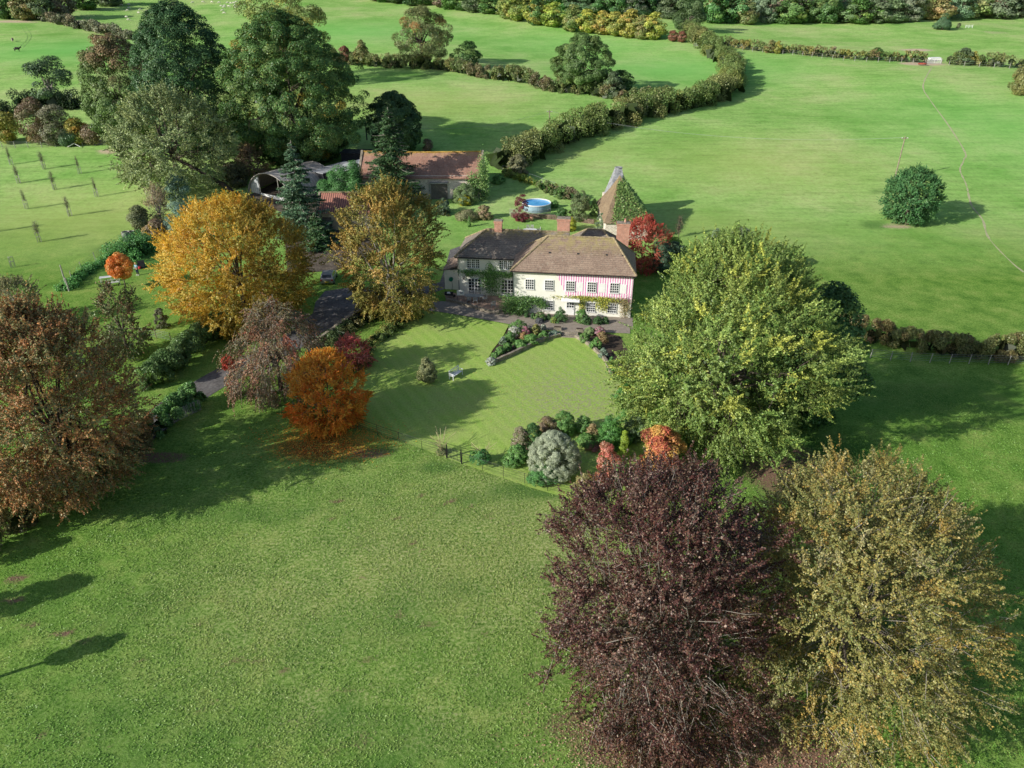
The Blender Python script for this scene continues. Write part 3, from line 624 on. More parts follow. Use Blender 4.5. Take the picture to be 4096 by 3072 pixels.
T('bright_green_shrub', 'bright green low shrub tucked above the ash crown', 'bush', (2690, 1005, 2800, 1070), 1085, [(.12, .26, .04, 2), (.18, .32, .05, 2)], DOME, 40, .6, 6500, .18, core=40)
T('slender_birch', 'slender small silvery tree in the field edge right of the yew', 'tree', (2828, 915, 2890, 995), 1035, [(.14, .20, .10, 2), (.20, .25, .13, 2)], ROUND, 30, .45, 2600, .2, trunk=.06, bark=M_pale, limbs=6, minz=1.2)
T('sallow_tree', 'grey green sallow rising behind the top of the ash', 'tree', (2890, 905, 3030, 1080), 1110, [(.13, .17, .09, 2), (.18, .22, .12, 2)], EGG, 80, .9, 17000, .22, trunk=.15, limbs=6, core=50)
T('bare_guarded_sapling', 'thin twiggy sapling in the shaded grass behind the coral bush', 'tree', (2698, 860, 2742, 925), 950, [(.14, .11, .06, 2)], ROUND, 18, .5, 300, .16, mode='spray', trunk=.05, limbs=8, twig=(90, .018), minz=1)
T('multistem_shrub', 'tall bare straw coloured multi stemmed shrub above the yellow chestnut', 'bush', (575, 740, 690, 920), 920, [(.30, .24, .13, 2), (.22, .17, .09, 1)], VASE, 60, .9, 5500, .18, mode='spray', trunk=.12, bark=M_pale, limbs=18, twig=(320, .022))
T('blue_cedar_shrub', 'blue green conifer shrub under the leaning willow', 'bush', (655, 690, 765, 850), 850, BLUE, ROUND, 60, .8, 13000, .2, core=60, asp=.35)
T('blue_cedar_shrub', 'lower blue green conifer shrub above the yellow chestnut', 'bush', (650, 800, 790, 950), 960, BLUE, DOME, 60, .8, 12000, .2, core=60, asp=.35)
T('hazel_bush', 'grey green hazel bush at the edge of the orchard', 'bush', (510, 820, 600, 935), 935, [(.12, .14, .07, 2), (.18, .19, .09, 2)], ROUND, 50, .8, 9000, .2, core=40)
T('bramble_bush', 'olive brown bush under the bare straw coloured shrub', 'bush', (570, 870, 680, 970), 970, BROW, DOME, 40, .8, 8000, .2, core=40)
T('dogwood_bush', 'brown bush behind the nissen hut', 'bush', (930, 570, 1090, 700), 705, BROW, DOME, 70, 1.0, 12000, .24, mode='spray', twig=(150, .02), core=60)
T('elder_bush', 'dark brown green bush in front of the great oak', 'bush', (880, 640, 990, 740), 745, [(.07, .08, .04, 2), (.11, .1, .05, 2)], DOME, 50, 1.0, 9000, .25, core=60)
for i, (bb, lb) in enumerate([((1290, 655, 1450, 790), 'clipped bright green conifer bush in front of the container'), ((1262, 720, 1340, 790), 'lower green conifer bush by the red pantile roof'), ((1380, 640, 1465, 800), 'taller dark green conifer bush against the barn end')]):
    T('cypress_bush', lb, 'bush', bb, bb[3] + 8, [(.045, .13, .04, 2), (.07, .19, .05, 2)], DOME, 70, .9, 13000, .2, core=80, asp=.4, bright=.12)
T('small_field_tree', 'small grey brown tree on the shaded field behind the barn roof', 'tree', (1690, 555, 1730, 600), 606, BROW, DOME, 20, .8, 1500, .3)
T('field_edge_tree', 'rounded green tree cut by the right edge of the picture', 'tree', (4040, 262, 4170, 375), 378, GRBR, ROUND, 60, 1.3, 9000, .36, core=50)
T('conifer_tree', 'small dark spreading conifer alone in the far right field', 'tree', (3740, 55, 3812, 118), 119, [(.06, .12, .06, 2), (.09, .16, .08, 1)], CONE, 50, 1.2, 6000, .35, trunk=.3, limbs=5, core=40)
T('thorn_bush', 'tiny thorn bush beside the far white hurdles', 'bush', (3826, 93, 3846, 117), 118, [(.1, .12, .06, 2)], DOME, 10, .6, 900, .3)

for _o in C.objects:                                   # the willow's leaning lower trunk
    if _o.name == 'willow_tree':
        _b = _o.location; e0 = Vector(at(975, 800)); e1 = Vector((xat(_b[1] - 1, 5.5, 800), _b[1] - 1, 7.0)); e2 = Vector((xat(_b[1], 8, 650), _b[1], 10))
        MB().tube([tuple(e0 - Vector((0, 0, .4)) - _b), tuple(e0.lerp(e1, .4) + Vector((0, 0, .3)) - _b), tuple(e1 - _b), tuple(e2 - _b)], [.55, .42, .3, .12], 9).obj('trunk', M_dark, _o, smooth=True)
# spruces: whorls of drooping boughs
def spruce(name, label, bbox, base, wide, n, pal, bare=.08, zb0=.05):
    seed[0] += 7; rng = np.random.default_rng(seed[0])
    b = at((bbox[0] + bbox[2]) / 2, base); Y = b[1]; px = (bbox[0] + bbox[2]) / 2
    zt = zat(Y, bbox[1]); h = zt - b[2]; loc = (xat(Y, (zt + b[2]) / 2, px), Y, b[2])
    o = empty(name, loc, label, 'tree'); wood = MB()
    wood.tube([(0, 0, -.3), (0, 0, h * .5), (0, 0, h)], [.3, .18, .03], 7)
    Ps, Ns, Cc = [], [], []
    for i in range(n):
        t = (i + rng.uniform(0, 1)) / n; z = h * (zb0 + (1 - zb0) * t) * .985
        L = wide * (1 - t) ** .75 * rng.uniform(.6, 1.12) + .25
        ph = rng.uniform(0, 2 * PI); dv = np.array([math.cos(ph), math.sin(ph), 0])
        s = np.linspace(0, 1, 6); droop = .28 * L
        pts = np.array([dv * L * q + np.array([0, 0, z - droop * q ** 1.3 + .16 * L * q ** 4]) for q in s])
        wood.tube(pts, [.05 * (1 - q) + .012 for q in s], 3, False)
        if t > .93 and rng.uniform() < bare * 5: continue
        m = int(330 * L / wide * rng.uniform(.7, 1.2)) + 14
        q = rng.uniform(.12, 1, m); side = rng.normal(size=m) * (.17 * L * np.sin(np.minimum(q * 1.25, 1) * PI * .8 + .3) + .08)
        base_p = np.stack([np.interp(q, s, pts[:, k]) for k in range(3)], 1)
        tv = np.array([-dv[1], dv[0], 0])
        P = base_p + tv * side[:, None]; P[:, 2] -= np.abs(side) * .35 + rng.uniform(0, .16, m)
        Ps.append(P); Ns.append(unit(np.array([0, 0, 1.]) + rng.normal(size=(m, 3)) * .4 + dv * .35))
        Cc.append(pick(pal, 1, rng) * rng.uniform(.75, 1.3, (m, 1)))
    V, Fq, cc = leaves(np.concatenate(Ps), np.concatenate(Ns), .42, np.concatenate(Cc), rng, .36)
    quads_mesh('crown', V, Fq, cc, [LEAF], o)
    wood.obj('trunk', M_pale, o)
spruce('spruce_tree', 'tall ragged spruce with a bare pale tip beside the barn roof', (1370, 428, 1760, 800), 815, 6.6, 190, SPRU)
spruce('spruce_tree', 'blue grey spruce hiding the nissen hut', (1040, 560, 1340, 930), 945, 5.2, 140, [(.055, .11, .055, 2), (.085, .155, .085, 3), (.13, .21, .12, 1)])
spruce('cedar_tree', 'low dark flat topped cedar in front of the red pantile roof', (1180, 850, 1360, 1000), 985, 3.6, 60, SPRU)

# ================================================================ HEDGES
def smooth(pts, n=6, px=True):
    P = [np.array(at(*p)[:2]) if px else np.array(p[:2]) for p in pts]; Q = []
    for i in range(len(P) - 1):
        p0, p1, p2, p3 = P[max(i - 1, 0)], P[i], P[i + 1], P[min(i + 2, len(P) - 1)]
        for k in range(n):
            t = k / n; Q.append(.5 * ((2 * p1) + (-p0 + p2) * t + (2 * p0 - 5 * p1 + 4 * p2 - p3) * t * t + (-p0 + 3 * p1 - 3 * p2 + p3) * t ** 3))
    return np.array(Q + [P[-1]])
def hedge(name, label, pts, w, h, pal, leaf, per_m, rough=.3, mixl=.3, cat='hedge', step=None, patch=5.0, kind=None, mode=0):
    seed[0] += 7; rng = np.random.default_rng(seed[0])
    Q = smooth(pts); seg = np.linalg.norm(np.diff(Q, axis=0), axis=1); cum = np.concatenate([[0], np.cumsum(seg)]); L = cum[-1]
    ncl = int(L / (step or w * .085)) + 4
    s = rng.uniform(0, L, ncl); x = np.interp(s, cum, Q[:, 0]); y = np.interp(s, cum, Q[:, 1])
    dx = np.gradient(Q[:, 0]); dy = np.gradient(Q[:, 1]); nrm = np.hypot(dx, dy) + 1e-9
    nxv = np.interp(s, cum, -dy / nrm); nyv = np.interp(s, cum, dx / nrm)
    hump = 1 + rough * (np.sin(s / patch * 2.1 + 1) * .5 + np.sin(s / patch * .9) * .4 + rng.normal(size=ncl) * .3)
    off = rng.uniform(-.5, .5, ncl); x = x + nxv * off * w * .75; y = y + nyv * off * w * .75
    r = w * .2 * rng.uniform(.6, 1.4, ncl)
    zt = h * hump * (1 - .9 * off ** 2) - r * .7
    z = np.where(rng.uniform(size=ncl) < .55, zt, zt * rng.uniform(.15, .8, ncl)); z = np.maximum(z, r * .4)
    n = int(per_m * L)
    pc = pick(pal, int(L / patch) + 3, rng); ccol = .5 * pc[(s / patch).astype(int)] + .5 * pick(pal, ncl, rng)
    ccol = ccol * rng.uniform(.82, 1.18, (ncl, 1))
    ww = r ** 2; ci = rng.choice(ncl, n, p=ww / ww.sum())
    d = unit(rng.normal(size=(n, 3)) + np.array([0, 0, .3])); rad = (r[ci] * rng.uniform(.35, 1.1, n) ** .5)[:, None]
    P = np.stack([x, y, z], 1)[ci] + d * rad * np.array([1, 1, 1.1])
    cols = (ccol[ci] * (1 - mixl) + pick(pal, n, rng) * mixl) * rng.uniform(.72, 1.28, (n, 1))
    nn = unit(d * .7 + rng.normal(size=(n, 3)) * .6 + np.array([0, 0, .3]))
    P[:, 2] = np.maximum(P[:, 2], .05) + Hn(P[:, 0], P[:, 1])
    o0 = np.array([x.mean(), y.mean(), H(x.mean(), y.mean())])
    V, Fq, cc = leaves(P - o0, nn, leaf, cols, rng, .6)
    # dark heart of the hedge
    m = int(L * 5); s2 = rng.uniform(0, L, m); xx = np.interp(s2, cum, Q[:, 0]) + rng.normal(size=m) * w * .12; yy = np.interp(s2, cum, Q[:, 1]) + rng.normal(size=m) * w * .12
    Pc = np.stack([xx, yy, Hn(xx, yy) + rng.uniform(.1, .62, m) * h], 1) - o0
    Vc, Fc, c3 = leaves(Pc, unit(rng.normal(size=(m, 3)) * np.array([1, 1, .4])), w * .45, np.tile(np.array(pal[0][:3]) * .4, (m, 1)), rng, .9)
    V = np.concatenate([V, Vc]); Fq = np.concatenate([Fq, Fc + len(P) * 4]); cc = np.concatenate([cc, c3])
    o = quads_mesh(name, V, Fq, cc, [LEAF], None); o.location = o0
    return setp(o, label, cat, None, kind)
hedge('hedgerow', 'thick overgrown hedge curving through the fields behind the house', [(2000, 688), (2120, 640), (2230, 585), (2370, 530), (2500, 490), (2620, 455), (2760, 430), (2860, 400), (2925, 350), (2925, 300), (2880, 250), (2830, 205), (2775, 160), (2745, 140)], 7.0, 5.0, [(.11, .17, .05, 3.4), (.17, .22, .065, 2.5), (.22, .19, .085, .9), (.28, .27, .07, .6)], .34, 620, .09, patch=9)
hedge('hedgerow', 'straggly mixed hedge crossing below the half bare oak', [(1330, 250), (1450, 262), (1560, 272), (1700, 275), (1830, 290), (1950, 315), (2080, 330), (2200, 362), (2350, 380), (2500, 405), (2600, 412)], 3.6, 3.3, HEDG + [(.16, .07, .08, .5)], .34, 360, .2, patch=7)
hedge('hedgerow', 'hedge with yellow bushes and white posts crossing the far right field', [(2890, 182), (3000, 200), (3150, 212), (3300, 228), (3450, 240), (3600, 246), (3700, 252)], 2.8, 2.6, HEDG + [(.32, .27, .05, 1), (.20, .11, .07, .7)], .4, 170, .28, patch=4)
hedge('hedgerow', 'continuation of the post lined hedge right of the white gate', [(3790, 258), (3900, 262), (4000, 268), (4110, 274)], 3.0, 3.0, HEDG + [(.32, .27, .05, 1)], .4, 180, .28, patch=4)
hedge('hedgerow', 'dark hawthorn hedge with reddish leaves right of the ash', [(3330, 1330), (3420, 1350), (3520, 1375), (3640, 1395), (3760, 1415), (3900, 1428), (4130, 1432)], 2.6, 2.4, [(.09, .11, .04, 2), (.14, .16, .055, 2), (.20, .11, .06, 1), (.18, .2, .06, 1)], .18, 1700, .15, patch=6)
hedge('clipped_hedge', 'clipped green hedge along the shaded side of the lane', [(610, 1560), (700, 1480), (790, 1400), (870, 1345), (930, 1300)], 2.8, 2.6, [(.08, .15, .045, 2), (.12, .20, .06, 2), (.18, .25, .10, 1)], .17, 3200, .04, patch=5, step=.13)
hedge('overgrown_hedge', 'overgrown bank of bramble and ivy below the rust brown tree', [(-160, 2290), (0, 2175), (120, 2085), (260, 2010), (400, 1915), (520, 1820), (610, 1740)], 2.6, 2.2, [(.09, .13, .04, 2), (.14, .17, .06, 2), (.22, .12, .06, 1)], .17, 1100, .3, patch=3)
hedge('laurel_hedge', 'bright green bushes between the lane and the paling fence', [(620, 1750), (680, 1700), (740, 1650), (800, 1595)], 2.2, 1.9, [(.08, .18, .05, 2), (.12, .25, .07, 2), (.18, .3, .09, 1)], .17, 2200, .3, patch=2)
hedge('hedgerow', 'grey green and tawny hedge in the upper left corner', [(160, 82), (230, 92), (310, 112), (400, 130), (480, 150), (530, 160)], 5.0, 3.2, [(.16, .18, .11, 2), (.20, .21, .14, 2), (.26, .20, .13, 1)], .5, 170, .3, patch=6)
hedge('garden_border', 'strip of yellow and green garden shrubs between pool lawn and field', [(2010, 700), (2060, 715), (2110, 735), (2160, 750), (2230, 770)], 1.5, 1.1, LIME[:1] + SHRB + YELG, .22, 420, .4, patch=2)
hedge('garden_border', 'dark green shrubs along the fence right of the pool', [(2160, 760), (2230, 785), (2300, 805), (2350, 820)], 1.8, 1.6, SHRB + BROW, .25, 420, .4, patch=2)
hedge('lavender_bed', 'dark low planting along the curved wall beside the yard', [(1290, 1390), (1370, 1330), (1450, 1290), (1530, 1250), (1590, 1260)], 2.6, .8, [(.04, .08, .03, 2), (.08, .12, .04, 2), (.16, .12, .05, .5)], .15, 900, .4, patch=2)
hedge('lawn_border', 'mixed border of green and yellow plants at the left edge of the lawn', [(1445, 1480), (1470, 1420), (1500, 1370), (1560, 1330), (1620, 1290), (1690, 1262)], 1.9, .75, [(.07, .12, .035, 2), (.14, .2, .05, 2), (.30, .27, .06, 1), (.28, .1, .05, .5)], .15, 800, .5, patch=1.5)
for i, (pts, w_, h_, pal, lb) in enumerate([
    ([(80, 432), (180, 440), (330, 430), (390, 420)], 5, 3, [(.03, .06, .025, 2), (.06, .09, .04, 1)], 'dark bramble thicket at the foot of the ivy covered tree'),
    ([(-30, 470), (40, 470), (90, 465)], 4, 3, [(.05, .09, .04, 2), (.14, .15, .05, 1)], 'dark green thicket at the left edge behind the brown bushes')]):
    hedge('thicket', lb, pts, w_, h_, pal, .36, 260, .4, cat='thicket', patch=4)
for bb, pal, lb in [((-40, 450, 85, 572), YELG, 'yellow green bush at the left end of the row above the orchard'), ((60, 385, 205, 575), BROW, 'tall purple brown bush above the orchard fence'), ((150, 418, 285, 578), [(.20, .19, .13, 2), (.15, .16, .09, 2)], 'grey brown bush in the middle of the row above the orchard'),
    ((235, 515, 320, 580), [(.06, .12, .06, 2), (.10, .16, .08, 2)], 'low dark green bush at the front of the row above the orchard'), ((262, 470, 350, 575), YELG + [(.4, .2, .04, 1)], 'yellow orange bush above the white rails of the orchard fence'), ((325, 500, 410, 575), BROW, 'brown bush at the right end of the row above the orchard')]:
    T('hawthorn_bush', lb, 'bush', bb, bb[3], pal, ROUND, 60, 1.2, 9500, .3, 'bushes above the orchard', core=50, amp=.25)

NET = [(.09, .26, .07, 2), (.14, .34, .09, 2), (.07, .18, .06, 1)]
hedge('nettle_bank', 'bright green nettles and weeds along the bank by the compost bins', [(640, 955), (600, 985), (560, 1010), (510, 1025), (450, 1045)], 6.5, .75, NET, .2, 1300, .4, cat='weeds', patch=2, kind='stuff')
hedge('weed_bank', 'strip of rough green weeds following the orchard fence', [(450, 1030), (380, 1070), (330, 1100), (290, 1135), (250, 1165)], 2.6, .5, NET, .16, 500, .5, cat='weeds', patch=2, kind='stuff')
# ================================================================ FAR TREES
ORD = 'first second third fourth fifth sixth seventh eighth ninth tenth eleventh twelfth thirteenth fourteenth fifteenth sixteenth seventeenth eighteenth nineteenth twentieth'.split()
ORD += ['twenty-' + o_ for o_ in ORD[:9]] + ['thirtieth'] + ['thirty-' + o_ for o_ in ORD[:9]]
protos = []
for i, (prof, pal, amp) in enumerate([(ROUND, OAK, .3), (EGG, GRBR, .3), (ROUND, YELG, .25), (DOME, [(.08, .12, .06, 2), (.12, .16, .08, 2)], .3), (ROUND, [(.17, .15, .10, 2), (.13, .13, .08, 2), (.20, .14, .09, 1)], .35)]):
    pr_ = empty('far_tree', (0, 0, 0)); crown('crown', pr_, prof, 4.0, .25, 9, 60, 1.25, 5200, .52, pal, np.random.default_rng(90 + i), trunk=.25, limbs=5, core=50, amp=amp, ragged=.13, bright=.28)
    protos.append(pr_)
used = set()
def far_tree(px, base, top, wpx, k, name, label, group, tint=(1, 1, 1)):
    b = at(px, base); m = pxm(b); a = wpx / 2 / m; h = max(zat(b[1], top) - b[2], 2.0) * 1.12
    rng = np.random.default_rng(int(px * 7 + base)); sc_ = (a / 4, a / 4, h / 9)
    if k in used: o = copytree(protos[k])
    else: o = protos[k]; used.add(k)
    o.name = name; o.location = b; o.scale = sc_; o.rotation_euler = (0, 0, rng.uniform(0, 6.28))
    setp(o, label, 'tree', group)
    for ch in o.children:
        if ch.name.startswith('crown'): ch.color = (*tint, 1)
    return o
rg = np.random.default_rng(77)
def row(n, pts, ws, hs, ks, nm, txt, group, jy=4, tint=(1, 1, 1), tv=.15):
    for i in range(n):
        f = (i + .5 + rg.uniform(-.3, .3)) / n; xx = pts[0][0] + (pts[-1][0] - pts[0][0]) * f
        yy = np.interp(xx, [p[0] for p in pts], [p[1] for p in pts]) + rg.uniform(-jy, jy)
        wpx = rg.uniform(*ws); hp = rg.uniform(*hs); k = ks[rg.integers(0, len(ks))]
        tt = [c * (1 + rg.uniform(-tv, tv)) for c in tint]
        far_tree(xx, yy, yy - hp, wpx, k, nm, txt % ORD[i], group, tt)
row(12, [(1985, 66), (2150, 97), (2350, 133), (2640, 160)], (100, 130), (80, 108), [2, 2, 2, 1], 'field_maple', '%s tree from the left in the yellowing maple row behind the meadow', 'maples along the meadow', 3, (1.05, 1.2, 1.1))
far_tree(2150, 100, 5, 100, 0, 'oak_tree', 'dark green tree standing inside the yellowing maple row', 'maples along the meadow')
row(10, [(1470, 4), (1700, 24), (1990, 56)], (80, 120), (55, 90), [0, 1, 3, 0, 4], 'hedgerow_tree', '%s dark tree from the left in the row left of the yellow maples', 'dark trees left of the maples', 3)
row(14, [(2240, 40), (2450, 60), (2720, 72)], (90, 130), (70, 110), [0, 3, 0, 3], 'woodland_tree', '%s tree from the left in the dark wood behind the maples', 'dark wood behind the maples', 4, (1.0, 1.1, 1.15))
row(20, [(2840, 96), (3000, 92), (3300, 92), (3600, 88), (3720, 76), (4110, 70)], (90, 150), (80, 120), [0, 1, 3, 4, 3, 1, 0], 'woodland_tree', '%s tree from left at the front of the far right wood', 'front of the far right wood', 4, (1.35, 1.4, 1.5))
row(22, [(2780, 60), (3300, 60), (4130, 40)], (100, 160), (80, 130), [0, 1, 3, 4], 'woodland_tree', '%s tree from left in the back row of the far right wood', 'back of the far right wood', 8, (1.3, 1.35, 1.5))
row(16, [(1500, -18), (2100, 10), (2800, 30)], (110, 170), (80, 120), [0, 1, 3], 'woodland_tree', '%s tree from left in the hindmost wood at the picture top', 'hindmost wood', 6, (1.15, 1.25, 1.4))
for px, b_, t_, w_, k, lb in [(18, 76, -40, 90, 0, 'dark tree at the top left corner above bare red soil'), (110, 78, -40, 130, 1, 'pale grey green tree in the top left corner'), (190, 76, -50, 130, 3, 'grey tree beside the pale one in the top left corner'), (255, 70, -45, 120, 4, 'dark brown green tree third from the left corner'),
                              (340, 38, -60, 140, 0, 'dark tree above the sheep field at the left'), (430, 22, -70, 130, 3, 'dark tree shading the sheep field')]:
    far_tree(px, b_, t_, w_, k, 'hedgerow_tree', lb, 'trees in the top left corner')
for px, b_, t_, w_, k, lb in [(2690, 166, 125, 48, 4, 'small purple brown bush at the right end of the maple row'), (2725, 170, 128, 42, 4, 'dark red bush next to the far gate'), (1870, 275, 175, 120, 0, 'dark elder tree against the right side of the half bare oak'), (2480, 372, 290, 120, 0, 'green bush to the right of the full oak'), (2450, 390, 300, 90, 3, 'dark bush under the full oak'),
                              (1380, 255, 190, 60, 4, 'purple brown bush in the hedge beyond the great oak'), (1450, 258, 170, 75, 1, 'tall pale bush in the hedge beyond the great oak'), (3080, 212, 165, 60, 1, 'pale bush at the left end of the post lined hedge'), (3110, 215, 170, 36, 2, 'yellow bush standing in the post lined hedge at its left end'), (3500, 240, 195, 62, 0, 'rounded dark bush in the middle of the post lined hedge'), (3850, 258, 200, 90, 3, 'tallest dark bush right of the white gate'), (3890, 260, 212, 40, 2, 'yellow bush right of the white gate')]:
    far_tree(px, b_, t_, w_, k, 'hedgerow_bush', lb, 'bushes in the far hedges', (1.3, .7, .7) if k == 4 else (1, 1, 1))
hedge('distant_wood', 'distant blue green wood closing the valley behind everything', [(-300, 8 - 40), (600, -40), (1500, -45), (2400, -40), (3300, -30), (4400, -20)], 60, 15, [(.07, .12, .09, 2), (.10, .15, .11, 2), (.13, .15, .10, 1)], 3.0, 20, .3, kind='stuff', cat='wood', step=4, patch=20)

# young orchard trees in their guards
def orchard_tree():
    o = empty('young_fruit_tree', (0, 0, 0)); mb = MB()
    for k in range(3):
        a = 2 * PI * k / 3 + .4; x, y = .34 * math.cos(a), .34 * math.sin(a)
        MB().box(x - .026, x + .026, y - .026, y + .026, -.2, 1.5).obj('stake', M_greywood, o)
    for z in (.85, 1.5):
        for k in range(3):
            a, b = 2 * PI * k / 3 + .4, 2 * PI * (k + 1) / 3 + .4
            mb.tube([(.34 * math.cos(a), .34 * math.sin(a), z), (.34 * math.cos(b), .34 * math.sin(b), z)], .025, 4)
    mb.obj('rail', M_greywood, o)
    g_ = MB()
    for k in range(12):
        a = 2 * PI * k / 12; g_.tube([(.28 * math.cos(a), .28 * math.sin(a), 0), (.28 * math.cos(a), .28 * math.sin(a), .9)], .008, 3)
    g_.obj('wire_guard', M_greymetal, o)
    crown('crown', o, ROUND, .62, 1.5, 3.2, 26, .34, 520, .10, [(.20, .24, .15, 2), (.15, .18, .11, 2), (.26, .24, .16, 1)], np.random.default_rng(3), mode='spray', trunk=.04, limbs=12, bark=M_bark, twig=(110, .010), ztrunk=1.6)
    return o
OT = [((125 / 2.765, 550 + 300 / 2.765), .7, 'with a leaning guard at the far left of the back row'), ((215 / 2.765, 550 + 505 / 2.765), .95, 'leafy, standing just below the leaning one'), ((490 / 2.765, 550 + 350 / 2.765), 1.1, 'with the fullest crown, in the back row left of the white rails'),
      ((885 / 2.765, 550 + 400 / 2.765), .5, 'almost bare, below the white rails'), ((1340 / 2.765, 550 + 475 / 2.765), .55, 'almost bare, nearest the willow'), ((605 / 2.765, 550 + 577 / 2.765), 1.0, 'leafy, in the middle of the orchard'),
      ((1075 / 2.765, 550 + 655 / 2.765), .45, 'bare, right of the orchard centre'), ((300 / 2.765, 550 + 790 / 2.765), .65, 'short crowned, left of the orchard centre'), ((775 / 2.765, 550 + 868 / 2.765), .95, 'with a narrow upright crown, in the front half of the orchard'),
      ((445 / 2.765, 550 + 1155 / 2.765), 1.1, 'with a wide crown, nearest the front of the orchard'), ((145 / 2.765, 550 + 1435 / 2.765), .0, 'only an empty guard of stakes at the lower left'), ((-25 / 2.765, 550 + 1040 / 2.765), .8, 'cut by the left edge of the picture')]
ot = orchard_tree()
for i, (p, s, lb) in enumerate(OT):
    o = ot if i == 0 else copytree(ot)
    o.location = at(*p); o.rotation_euler = (0, 0, i * 1.3)
    o['label'] = 'young orchard tree ' + lb; o['category'] = 'young tree'; o['group'] = 'young trees in the orchard'
    for ch in list(o.children):
        if ch.name.startswith(('crown', 'trunk')):
            if s == 0: bpy.data.objects.remove(ch)
            elif s < .6 and ch.name.startswith('crown'): ch.scale = (s, s, 1)
            else: ch.scale = (max(s, .7), max(s, .7), 1)

# ================================================================ FENCES AND POSTS
def fence(name, label, pts, sp, h, pr_, m, nw, wr, mw, topbar=False, square=True, cat='fence', group=None, lean=.03, z0=.25):
    Q = smooth(pts, 8); seg = np.linalg.norm(np.diff(Q, axis=0), axis=1); cum = np.concatenate([[0], np.cumsum(seg)]); L = cum[-1]
    n = max(2, int(L / sp) + 1); rng = np.random.default_rng(int(L * 10)); ss = np.linspace(0, L, n)
    P = [(np.interp(s, cum, Q[:, 0]), np.interp(s, cum, Q[:, 1])) for s in ss]; P = [(x, y, H(x, y)) for x, y in P]
    o = empty(name, P[0], label, cat, group)
    pm = MB().tube([(0, 0, -.3), (0, 0, h)], [pr_, pr_ * .9], 6).obj('post', m, o)
    for i, p in enumerate(P):
        c = pm if i == 0 else pm.copy()
        if i: C.objects.link(c); c.parent = o
        c.location = (p[0] - P[0][0], p[1] - P[0][1], p[2] - P[0][2]); c.rotation_euler = (rng.normal() * lean, rng.normal() * lean, 0)
    wb = MB()
    for k in range(nw):
        z = z0 + (h - z0 - .05) * k / max(nw - 1, 1)
        rr = wr * (1.8 if topbar and k == nw - 1 else 1)
        wb.tube([(p[0] - P[0][0], p[1] - P[0][1], p[2] - P[0][2] + z) for p in P], rr, 4)
    wb.obj('rail' if topbar else 'wire', mw, o); return o
fence('estate_fence', 'black iron estate railing between the lawn and the pasture', [(1430, 1712), (1560, 1760), (1700, 1805), (1785, 1830)], 2.0, 1.15, .022, M_black, 5, .012, M_black, True)
fence('estate_fence', 'black iron estate railing from the small gate to the copper beech', [(1848, 1856), (1980, 1900), (2120, 1945), (2300, 1995), (2480, 2045)], 2.0, 1.15, .022, M_black, 5, .012, M_black, True)
fence('estate_fence', 'short iron railing beneath the weeping cherry', [(965, 1590), (1040, 1620), (1130, 1655)], 2.0, 1.15, .022, M_black, 5, .012, M_black, True)
fence('stock_fence', 'pale post and wire fence along the top of the orchard', [(-40, 592), (120, 592), (250, 586), (345, 582), (430, 585)], 2.6, 1.35, .06, M_greywood, 5, .012, M_greymetal)
fence('stock_fence', 'post and wire fence running down the right side of the orchard', [(495, 965), (455, 985), (415, 1018), (340, 1075), (305, 1100), (288, 1120)], 3.4, 1.3, .05, M_greywood, 4, .01, M_greymetal)
fence('stock_fence', 'low post and wire fence on the grass above the clipped hedge', [(560, 1345), (632, 1355), (700, 1370), (760, 1372)], 2.1, 1.15, .045, M_wood, 5, .01, M_greymetal)
fence('stock_fence', 'pale posts in front of the far right hedge left of the gate', [(2895, 196), (3000, 206), (3150, 218), (3300, 235), (3450, 247), (3600, 251), (3700, 255)], 3.2, 1.35, .07, M_greywood, 3, .015, M_greymetal)
fence('stock_fence', 'pale posts in front of the far right hedge right of the gate', [(3795, 262), (3900, 268), (4000, 272), (4100, 278)], 3.4, 1.35, .07, M_greywood, 3, .015, M_greymetal)
fence('stock_fence', 'wire fence on the near side of the dark hawthorn hedge', [(3480, 1432), (3600, 1445), (3760, 1452), (3880, 1455), (4110, 1462)], 2.0, 1.1, .045, M_greywood, 5, .01, M_greymetal)
fence('stock_fence', 'rustic garden fence between the pool lawn and the field', [(2010, 688), (2070, 705), (2140, 730), (2220, 760)], 3.2, 1.3, .06, M_greywood, 2, .02, M_greymetal)
# chestnut paling fence
Q = smooth([(420, 1835), (520, 1800), (620, 1742), (720, 1680), (805, 1640)], 12); o = empty('paling_fence', (*Q[0], 0), 'dark leaning chestnut paling fence below the green bushes', 'fence')
pm = MB().box(-.03, .03, -.015, .015, -.1, 1.15).obj('paling', M_greywood, o); cum = np.concatenate([[0], np.cumsum(np.linalg.norm(np.diff(Q, axis=0), axis=1))]); nP = 96
for i in range(nP):
    s = cum[-1] * i / (nP - 1); c = pm if i == 0 else pm.copy()
    if i: C.objects.link(c); c.parent = o
    c.location = (np.interp(s, cum, Q[:, 0]) - Q[0][0], np.interp(s, cum, Q[:, 1]) - Q[0][1], rg.uniform(-.06, .06)); c.rotation_euler = (rg.normal() * .06, -.1 + rg.normal() * .08, .5)
wb = MB()
for z in (.35, .85): wb.tube([(q[0] - Q[0][0], q[1] - Q[0][1], z) for q in Q], .012, 4)
wb.obj('wire', M_greymetal, o)
